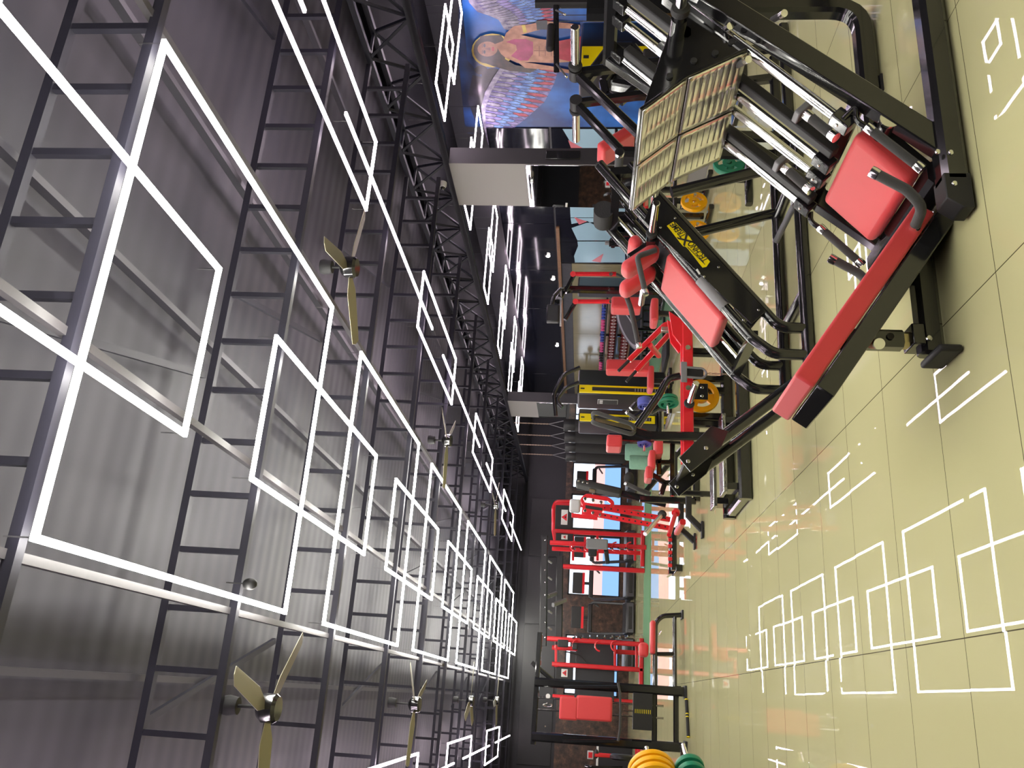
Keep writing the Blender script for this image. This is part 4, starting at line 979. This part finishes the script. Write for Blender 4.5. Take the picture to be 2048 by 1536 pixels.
EB = thing('exercise_bar', 'black and yellow bar lying on the floor before the tall cable machine', 'bar', (-.1, 11.95, .0))
A_, B2 = Vector((.10, 11.98, .022)), Vector((-.36, 11.80, .022))
MB().cyl(A_, B2, .02).build('bar', 'rubber', EB)
for f in (0, .38, .46, .98): c = A_.lerp(B2, f); MB().cyl(c, c+(B2-A_)*.025, .0215).build('yellow_ring', 'yellow', EB)

# ================================================================== FUNCTIONAL RIG (red towers, black bridge)
yr = 20.4
RG = thing('functional_rig', 'large training rig of red towers joined by a black overhead bridge before the windows', 'training rig', (2.2, yr, 0))
R_ = lambda X, Y, y=yr: at(X, Y, y=y)
def red_post(Y, X0, y, w_=.11):
    p = R_(X0, Y, y); MB().rtube([(p.x, y, .02), (p.x, y, p.z)], w_, .10).build('tower_post', 'red_paint', RG)
    return p
for Y, X0, y, w_ in ((1008, 1108, 20.9, .09), (1062, 1106, 20.4, .10), (1085, 1100, 19.9, .13), (1097, 1104, 20.9, .1), (1133, 1126, 20.4, .16), (1277, 1094, 19.9, .17), (1295, 1104, 20.9, .12), (1328, 1104, 20.4, .12), (1393, 1105, 20.9, .1)):
    red_post(Y, X0, y, w_)
for X, Ya, Yb, y, h in ((1089, 1072, 1292, 19.9, .17), (1120, 1112, 1290, 20.4, .17)):
    MB().rtube([R_(X, Ya, y), R_(X-3, Yb, y)], .1, h).build('bridge_beam', 'charcoal', RG)
for Y in (1080, 1110, 1140, 1165, 1190, 1215, 1245, 1275): bolt(R_(1090, Y, 19.84), (0, -1, 0), .018, .01, RG)
for Y in (1122, 1155, 1190, 1222, 1255): MB().tube([R_(1097, Y, 20.0), R_(1103, Y+4, 20.3)], .022, 10).build('bridge_rung', 'light_grey', RG)
for X, Ya, Yb in ((1089, 1196, 1186), (1106, 1210, 1200)): MB().rtube([R_(X, Ya, 19.9), R_(X+25, Yb, 20.4)], .09, .07).build('bridge_tie', 'grey', RG)
for Ya, Yb, y in ((1008, 1062, 20.6), (1064, 1085, 20.3), (1330, 1362, 20.4)):
    a_, b_ = R_(1112, Ya+2, y), R_(1146, Yb-2, y)
    hp = MB().box((a_+b_)/2, (abs(a_.x-b_.x), .04, abs(a_.z-b_.z))).build('header_panel', 'matte_black', RG, bevel=.01)
    c = (a_+b_)/2; w_, h_ = abs(a_.x-b_.x), abs(a_.z-b_.z)
    sg = MB().box(c+Vector((0, -.024, .0)), (w_*.62, .008, h_*.36)).build('header_sign', 'white', hp, bevel=.003)
    t_ = .06*min(1, w_/.4)
    MB().prism([c+Vector((-t_*1.6, -.03, -t_)), c+Vector((t_*1.6, -.03, -t_)), c+Vector((0, -.03, t_*1.3))], (0, -.004, 0)).build('triangle_mark', 'red_paint', sg)
    MB().prism([c+Vector((-t_*.5, -.036, -t_*.7)), c+Vector((t_*.5, -.036, -t_*.7)), c+Vector((0, -.036, t_*.1))], (0, -.002, 0)).build('triangle_eye', 'matte_black', sg)
for X in (1103, 1108): pass
MB().tube([R_(1165, 1003, 20.9), R_(1112, 1003, 20.9), R_(1107, 1015, 20.9), R_(1107, 1062, 20.9)], .05, 12, .25).build('top_hoop', 'red_paint', RG)
MB().rtube([R_(1107, 1060), R_(1112, 1088)], .1, .1).build('tower_tie', 'red_paint', RG)
for (X0, X1, Y, y) in ((1146, 1150, 1097, 20.9), (1195, 1199, 1097, 20.9), (1270, 1273, 1097, 20.9), (1112, 1115, 1310, 20.4), (1230, 1233, 1310, 20.4), (1273, 1276, 1310, 20.4)):
    MB().rtube([R_(X0, Y-26, y), R_(X0, Y+24, y)], .07, .06).build('tower_rung', 'red_paint', RG)
for X in (1150, 1165, 1180, 1195, 1210, 1225, 1240, 1255):
    for Y, sg in ((1100, 1), (1272, -1)): MB().tube([R_(X, Y, 19.9), R_(X, Y-sg*3, 19.6), R_(X-4, Y-sg*4, 19.5)], .02, 8, .05).build('hook', 'black', RG)
for Xa, Ya in ((1150, 1092), (1178, 1094), (1233, 1094), (1262, 1094), (1155, 1290), (1200, 1292), (1232, 1292)):
    c = R_(Xa, Ya, 19.7); MB().tube([c+Vector((.11*math.cos(a), 0, .11*math.sin(a))) for a in (math.pi*k/8 for k in range(9))], .018, 8).build('ring_hook', 'red_paint', RG)
MB().box(R_(1194, 1088, 19.5), (.24, .06, .5)).build('target_pad', 'grey', RG, bevel=.05); MB().rtube([R_(1212, 1100, 19.6), R_(1215, 1125, 19.8)], .14, .1).build('pad_arm', 'matte_black', RG)
MB().box(R_(1185, 1103, 19.55), (.22, .1, .2)).build('speed_bag_mount', 'charcoal', RG, bevel=.03)
MB().box(R_(1126, 1287, 19.6), (.16, .06, .24)).build('target_pad', 'matte_black', RG, bevel=.02); MB().box(R_(1150, 1293, 19.6), (.14, .1, .12)).build('target_pad', 'charcoal', RG, bevel=.02)
for k in range(6):
    a_ = R_(1215+k*2, 1292+k*.5, 19.5)
MB().tube([R_(1130, 1303, 20.2), R_(1160, 1310, 20.2), R_(1172, 1325, 20.2)], .014, 8, .3).build('cable', 'matte_black', RG)
MB().box(R_(1190, 1335, 20.6), (1.5, .05, .9)).build('rear_panel', 'dark_panel', RG, bevel=.01)
MB().rtube([(R_(1285, 1062).x, yr, .066), (R_(1285, 1133).x, yr, .066)], .12, .1).build('base_beam', 'red_paint', RG); MB().rtube([(R_(1285, 1277).x, yr, .066), (R_(1285, 1393).x, yr, .066)], .12, .1).build('base_beam', 'red_paint', RG)
# long low trolley of clamps in front of the rig
LR = thing('weight_sledge', 'long low black floor frame with red clips lying before the training rig', 'floor frame', (2.0, 12.3, 0))
a_, b_ = at(1332, 1055, y=12.6), at(1332, 1140, y=12.6)
MB().rtube([(a_.x, 12.6, .12), (b_.x, 12.6, .12)], .1, .08).build('rail', 'black', LR); MB().rtube([(a_.x, 13.0, .12), (b_.x, 13.0, .12)], .1, .08).build('rail', 'black', LR)
for f in (.05, .95): x = a_.x+(b_.x-a_.x)*f; MB().box((x, 12.8, .05), (.1, .55, .1)).build('foot', 'black', LR, bevel=.01)
for f in (.3, .45, .6, .75, .9): x = a_.x+(b_.x-a_.x)*f; MB().box((x, 12.56, .18), (.05, .06, .06)).build('clip', 'red_paint', LR, bevel=.01)

# ================================================================== TREADMILLS by the windows
def treadmill(Y, lab):
    x = at(1270, Y, y=24.2).x; t = thing('treadmill', lab, 'treadmill', (x, 24.6, 0), 'treadmills by the windows')
    MB().prism([(x-.42, 24.0, .03), (x-.42, 24.05, .26), (x-.42, 24.35, .34), (x-.42, 24.75, .22), (x-.42, 24.75, .03)], (.84, 0, 0)).build('motor_hood', 'charcoal', t, bevel=.03)
    MB().box((x, 24.02, .15), (.6, .03, .1)).build('hood_grille', 'matte_black', t, bevel=.01)
    MB().box((x, 25.2, .14), (.78, 1.3, .14)).build('deck', 'matte_black', t, bevel=.02); MB().box((x, 25.2, .215), (.54, 1.28, .012)).build('belt', 'rubber', t)
    for s_ in (-1, 1):
        MB().rtube([(x+s_*.40, 24.45, .2), (x+s_*.44, 24.85, 1.15), (x+s_*.36, 24.9, 1.25)], .07, .09, .1).build('upright', 'charcoal', t)
        MB().tube([(x+s_*.40, 24.9, 1.1), (x+s_*.38, 25.35, 1.0)], .025, 10).build('side_rail', 'foam', t)
    MB().box((x, 24.9, 1.24), (.78, .16, .13)).build('console_beam', 'charcoal', t, bevel=.03)
    MB().box((x, 24.88, 1.38), (.08, .06, .16)).build('screen_neck', 'matte_black', t, bevel=.01)
    sc_ = MB().box((x, 24.88, 1.60), (.60, .05, .34)).build('screen', 'matte_black', t, bevel=.02)
    MB().box((x, 24.85, 1.455), (.60, .012, .07)).build('screen_trim', 'red_paint', sc_); return t
for Y, l in ((1166, 'treadmill with dark screen before the wide window, left of the red tower post'), (1237, 'treadmill before the brown stone wall between two windows'), (1092, 'treadmill behind the red tower right of the wide window'), (1310, 'treadmill behind the left red tower of the rig'), (955, 'treadmill at the window beside the last punching bag')):
    treadmill(Y, l)
# ================================================================== AIR BIKES, far left
def bike(x, y, lab):
    t = thing('exercise_bike', lab, 'exercise bike', (x, y, 0), 'exercise bikes by the stone wall')
    for yy in (y-.4, y+.5): MB().rtube([(x-.28, yy, .05), (x+.28, yy, .05)], .06, .06).build('foot_bar', 'red_paint', t)
    MB().rtube([(x, y-.4, .06), (x, y+.5, .06)], .08, .07).build('spine', 'matte_black', t)
    MB().lathe((x-.06, y-.25, .42), (1, 0, 0), [(0, 0), (.24, 0), (.28, .03), (.28, .09), (.24, .12), (0, .12)], 28).build('fan_cage', 'charcoal', t)
    MB().rtube([(x, y-.1, .1), (x, y-.25, 1.05)], .07, .07).build('front_post', 'red_paint', t); MB().rtube([(x, y+.25, .08), (x, y+.3, .95)], .07, .06).build('seat_post', 'red_paint', t)
    MB().ball((x, y+.32, 1.0), .13, (.8, 1.1, .4)).build('saddle', 'rubber', t)
    MB().box((x, y-.28, 1.15), (.18, .06, .14)).build('console', 'light_grey', t, bevel=.01); MB().box((x, y-.32, 1.15), (.12, .006, .09)).build('display', 'red_paint', t)
    for s_ in (-1, 1): MB().tube([(x+s_*.22, y-.1, .4), (x+s_*.25, y-.15, 1.15), (x+s_*.24, y-.02, 1.25)], .02, 10, .1).build('swing_handle', 'black', t)
    return t
bike(-1.18, 21.6, 'red and black exercise bike at the far left before the brown stone wall, nearer one')
bike(-1.75, 22.4, 'red and black exercise bike at the far left before the brown stone wall, farther one')
DK = thing('reception_counter', 'low dark counter with pale top behind the far-left exercise bikes', 'counter', (-1.6, 24.9, 0))
MB().box((-1.75, 24.9, .45), (1.5, .5, .9)).build('carcass', 'dark_panel', DK, bevel=.01); MB().box((-1.75, 24.9, .92), (1.56, .56, .05)).build('counter_top', 'white', DK, bevel=.01)

# ================================================================== TURF
tag(MB().box((3.4, 19.7, .006), (6.5, 2.0, .012)).build('turf_mat', 'turf'), 'strip of green artificial turf running across before the rig', 'turf')
tag(MB().box((7.45, 17.4, .007), (1.55, 8.6, .014)).build('turf_mat', 'turf'), 'green artificial turf on the floor of the right bay before the dumbbells', 'turf')
tag(MB().box((6.3, 15.0, .03), (.5, 1.0, .06)).build('rubber_mat', 'rubber', bevel=.01), 'black rubber mat beside the green turf behind the red swing arms', 'mat')
for k, (X, Y, y, h, r, lab) in enumerate(((1275, 905, 18.6, .55, .2, 'pale green foam roller block standing left of the punching bags'), (1280, 925, 17.8, .5, .16, 'pale green padded block standing in front of the last bag'))):
    p = at(X, Y, y=y); tag(MB().lathe((p.x, y, .013 if y > 18.5 else .001), (0, 0, 1), [(0, 0), (r, 0), (r, h), (r*.9, h+.04), (0, h+.04)], 12).build('foam_block', 'mat_green'), lab, 'foam block')

# ================================================================== DUMBBELLS AND RACKS at the right wall
DR = thing('dumbbell_rack', 'long three-tier black dumbbell rack along the right wall', 'dumbbell rack', (8.75, 20.5, 0))
for y in (17.6, 20.2, 23.2):
    MB().rtube([(8.95, y, .03), (8.95, y, 1.25)], .07, .07).build('upright', 'black', DR); MB().rtube([(8.45, y, .035), (9.2, y, .035)], .07, .06).build('foot', 'black', DR)
for z, m in ((.50, 'wood'), (.84, 'matte_black'), (1.12, 'matte_black')): MB().box((8.72, 20.4, z), (.34, 5.9, .035)).build('shelf', m, DR, bevel=.004)
def dumbbell(x, y, z, r, L, m, lab, group):
    t = thing('dumbbell', lab, 'dumbbell', (x, y, z), group)
    for s_ in (-1, 1):
        h_ = MB().lathe((x+s_*L*.29, y, z), (s_, 0, 0), [(0, 0), (r*.9, 0), (r, r*.12), (r, L*.2), (r*.92, L*.21), (0, L*.21)], 18).build('head', m, t)
        if m == 'dark_red' and s_ < 0: MB().lathe((x-L*.503, y, z), (-1, 0, 0), [(r*.42, 0), (r*.62, 0), (r*.62, .003), (r*.42, .003)], 18, closed=True).build('ring_mark', 'white', h_)
    MB().cyl((x-L*.3, y, z), (x+L*.3, y, z), .016, n=10).build('handle', 'chrome', t); return t
def row(y0, n, st, z, r, L, m, desc, group):
    d0 = dumbbell(8.72, y0, z, r, L, m, desc % 1, group)
    for k in range(1, n): dup(d0, (0, st*k, 0), desc % (k+1))
row(17.75, 26, .208, .505+.015+.095, .095, .34, 'dark_red', 'large red round dumbbell on the lower shelf, number %d from the near end', 'red dumbbells on the lower shelf')
row(17.7, 29, .19, .845+.015+.082, .082, .30, 'dark_red', 'red round dumbbell on the middle shelf, number %d from the near end', 'red dumbbells on the middle shelf')
for k in range(24):
    m = ('blue', 'pink', 'blue', 'pink', 'rubber', 'pink')[(k//4) % 6]
    dumbbell(8.72, 18.0+.17*k, 1.12+.02+.05, .05, .19, m, 'small %s dumbbell on the top shelf, number %d from the near end' % ({'rubber': 'black'}.get(m, m), k+1), 'small dumbbells on the top shelf')
BR = thing('barbell_rack', 'black upright rack of short barbells beside the dumbbells', 'barbell rack', (8.6, 24.0, 0))
for y in (23.7, 24.5): MB().rtube([(8.7, y, .03), (8.7, y, 1.7)], .07, .07).build('upright', 'black', BR)
for z in (.05, 1.6): MB().rtube([(8.7, 23.65, z), (8.7, 24.55, z)], .07, .07).build('rail', 'black', BR)
for k in range(4):
    z = .6+.3*k; t = thing('barbell', 'short chrome barbell with red ends on the upright rack, %s' % ('lowest', 'second from below', 'third from below', 'topmost')[k], 'barbell', (8.62, 24.1, z), 'barbells on the upright rack')
    MB().cyl((8.62, 23.4, z), (8.62, 24.8, z), .014).build('shaft', 'chrome', t)
    for y in (23.45, 24.68): MB().cyl((8.62, y, z), (8.62, y+.1, z), .085).build('end_weight', 'dark_red', t)
# mini trampoline leaning in front
TR = thing('mini_trampoline', 'round black mini trampoline tilted on its side before the dumbbells', 'trampoline', at(1256, 656, y=15.2))
c = at(1256, 656, y=15.2); nv = Vector((-.50, -.04, .86)).normalized()
MB().lathe(c, nv, [(.44, -.015), (.475, -.02), (.49, 0), (.475, .02), (.44, .015)], 40, closed=True).build('rim', 'charcoal', TR)
MB().lathe(c, nv, [(0, 0), (.36, 0), (.36, .006), (0, .006)], 40).build('jump_mat', 'rubber', TR); MB().lathe(c, nv, [(.35, .004), (.45, .014), (.45, -.004), (.35, -.002)], 40, closed=True).build('edge_pad', 'grey', TR)
s_, u_, d_ = orient(nv)
for k in range(6):
    f = k*math.pi/3+.3; q = c+(s_*math.cos(f)+u_*math.sin(f))*.44; MB().cyl(q, q-d_*.22, .016).build('leg', 'black', TR)
TS = thing('trampoline_stand', 'black folding stand that carries the tilted mini trampoline', 'stand', (c.x, 15.2, 0))
MB().rtube([(c.x, 15.25, .03), (c.x, 15.25, c.z-.08)], .05, .05).build('post', 'black', TS); MB().rtube([(c.x-.35, 15.25, .041), (c.x+.35, 15.25, .041)], .05, .05).build('foot', 'black', TS)

# ================================================================== ADJUSTABLE BENCH and small machines in the middle
AB = thing('adjustable_bench', 'black adjustable bench with its back board raised nearly upright before the window', 'bench', (3.4, 11.6, 0))
ya = 11.5; a_, b_ = at(1152, 966, y=ya), at(1243, 987, y=ya)
MB().bar(a_, b_, .09, .30, up=(0, 1, 0)).build('back_board', 'rubber', AB, bevel=.03); MB().bar(a_.lerp(b_, .3)+Vector((-.06, -.0, 0)), a_.lerp(b_, .42)+Vector((-.06, 0, 0)), .02, .14, up=(0, 1, 0)).build('label_plate', 'bronze', AB)
MB().rtube([b_, at(1332, 1008, y=ya)], .08, .09).build('frame_tube', 'black', AB)
f_ = at(1335, 1000, y=ya); MB().rtube([(f_.x, ya, .03), (f_.x, ya, f_.z)], .08, .08).build('leg', 'black', AB); MB().rtube([(f_.x+.9, ya, .035), (f_.x-.2, ya, .035)], .08, .07).build('base', 'black', AB); MB().rtube([(f_.x+.85, ya, .035), at(1290, 985, y=ya)], .07, .07).build('brace', 'black', AB)
grip([at(1254, 968, y=ya-.2), at(1275, 978, y=ya-.25), at(1300, 988, y=ya-.2)], .03, AB, .1, True, False, 'foam_grip')
MB().ball(at(1258, 958, y=ya-.1), .1, (1, .8, .7)).build('roller', 'rubber', AB)
for X, Y in ((1157, 968), (1166, 970), (1175, 972)): bolt(at(X, Y-6, y=ya-.16), (0, -1, 0), .014, .01, AB)
LC = thing('leg_curl_machine', 'black plate-loaded machine with blocky red pads and blue plates behind the belt squat', 'gym machine', (3.2, 9.2, 0))
yl2 = 9.2
for X, Y, sx_, sz_ in ((1303, 925, .22, .07), (1297, 950, .14, .08), (1316, 894, .24, .09), (1228, 888, .14, .17)):
    pad(at(X, Y, y=yl2), (sx_, .30, sz_), None, 'red_leather', 'red_pad', LC, .025)
MB().rtube([at(1236, 872, y=yl2), at(1236, 884, y=yl2)], .06, .06).build('pad_arm', 'black', LC)
q = at(1310, 882, y=yl2); MB().rtube([(q.x, yl2, .03), at(1218, 873, y=yl2)], .07, .07).build('mast', 'black', LC)
for Xa, Ya, Xb, Yb in ((1318, 870, 1318, 950), (1345, 868, 1345, 992), (1310, 925, 1345, 925), (1305, 950, 1330, 966), (1330, 966, 1345, 966), (1330, 966, 1322, 990)): MB().rtube([at(Xa, Ya, y=yl2+.1), at(Xb, Yb, y=yl2+.1)], .055, .055).build('frame_tube', 'black', LC)
for Y in (872, 985): q = at(1345, Y, y=yl2+.1); MB().rtube([(q.x, yl2+.1, .02), (q.x, yl2+.1, q.z)], .06, .06).build('leg', 'black', LC)
for pts in (((1262, 818), (1274, 805), (1330, 795)), ((1300, 826), (1318, 815), (1345, 812)), ((1262, 838), (1290, 820), (1330, 812))): MB().tube([at(X, Y, y=yl2+.3) for X, Y in pts], .03, 12, .12).build('curved_arm', 'black', LC)
for a2, b2 in (((1290, 796), (1290, 824)), ((1288, 868), (1288, 902)), ((1334, 792), (1336, 828))): MB().cyl(at(*a2, y=yl2+.05), at(*b2, y=yl2+.05), .014).build('plate_peg', 'chrome', LC)
grip([at(1256, 826, y=yl2+.2), at(1272, 838, y=yl2+.15)], .02, LC, 0, True, False)
for k, (X, Y, r_, m, nm) in enumerate(((1289, 801, .082, 'plate_blue', 'blue plate on the peg above the handle loops, right one'), (1289.4, 806, .086, 'plate_blue', 'blue plate on the peg above the handle loops, middle one'), (1290, 811, .086, 'plate_blue', 'blue plate on the peg above the handle loops, left one'),
    (1288, 877, .08, 'plate_blue', 'blue plate beside the red block pad, right one'), (1288.5, 882, .084, 'plate_blue', 'blue plate beside the red block pad, middle one'), (1289, 887, .08, 'plate_blue', 'blue plate beside the red block pad, left one'),
    (1336, 799, .115, 'plate_green', 'green plate under the dark handle arm of the belt squat, right one'), (1336.5, 806, .12, 'plate_green', 'green plate under the dark handle arm of the belt squat, left one'))):
    weight_plate(at(X, Y, y=yl2+.05), (1, .18, .06), r_, .034, m, nm, 'plates on the machine behind the belt squat')
# blue bumper rail and low kit in the right bay
for k, (X, Y, lab) in enumerate(((1214, 430, 'small black arm with square head before the blue glass, right one'), (1216, 487, 'small black arm with square head before the blue glass, left one'))):
    t = thing('phone_holder', lab, 'holder', at(X, Y, y=11.0), 'phone holders on short arms')
    MB().rtube([at(X+16, Y-18, y=11.0), at(X+6, Y-6, y=11.0)], .05, .05).build('arm', 'black', t); MB().box(at(X, Y-1, y=11.0), (.05, .05, .09)).build('head', 'grey', t, bevel=.01)
    g_ = at(X+16, Y-18, y=11.0); MB().rtube([(g_.x, 11.0, .02), g_], .06, .06).build('stand_post', 'black', t)
for X, Y, lab in ((1096, 512, 'added glow for a downlight reflection above the red pulldown, nearest'), (1106, 558, 'added glow for a downlight reflection above the red pulldown, middle'), (1114, 691, 'added glow for a downlight reflection above the timber strip, farthest')):
    t = thing('reflection_glow', lab, 'painted reflection', at(X, Y, x=XR-.05), 'added glows for reflections on the dark wall'); p = at(X, Y, x=XR-.05)
    MB().box(p+Vector((.02, 0, .05)), (.05, .1, .05)).build('housing', 'matte_black', t, bevel=.005); MB().ball(p, .035, (1, 1, 1.4)).build('bulb', 'spot', t)  # no lamp here: added holder and glowing ball imitate a reflected downlight
for k, (X, Y) in enumerate(((1282, 632), (1292, 690))):
    p = at(X, Y, y=17.3); t = thing('step_platform', ('black step platform standing behind the red swing arms, right one', 'black step platform standing behind the red swing arms, left one')[k], 'step', (p.x, 17.3, 0), 'step platforms')
    MB().box((p.x, 17.3, .34), (.55, .4, .05)).build('top', 'rubber', t, bevel=.02)
    for sx_ in (-.22, .22):
        for sy_ in (-.15, .15): MB().rtube([(p.x+sx_, 17.3+sy_, .016), (p.x+sx_*.9, 17.3+sy_*.9, .32)], .04, .04).build('leg', 'black', t)
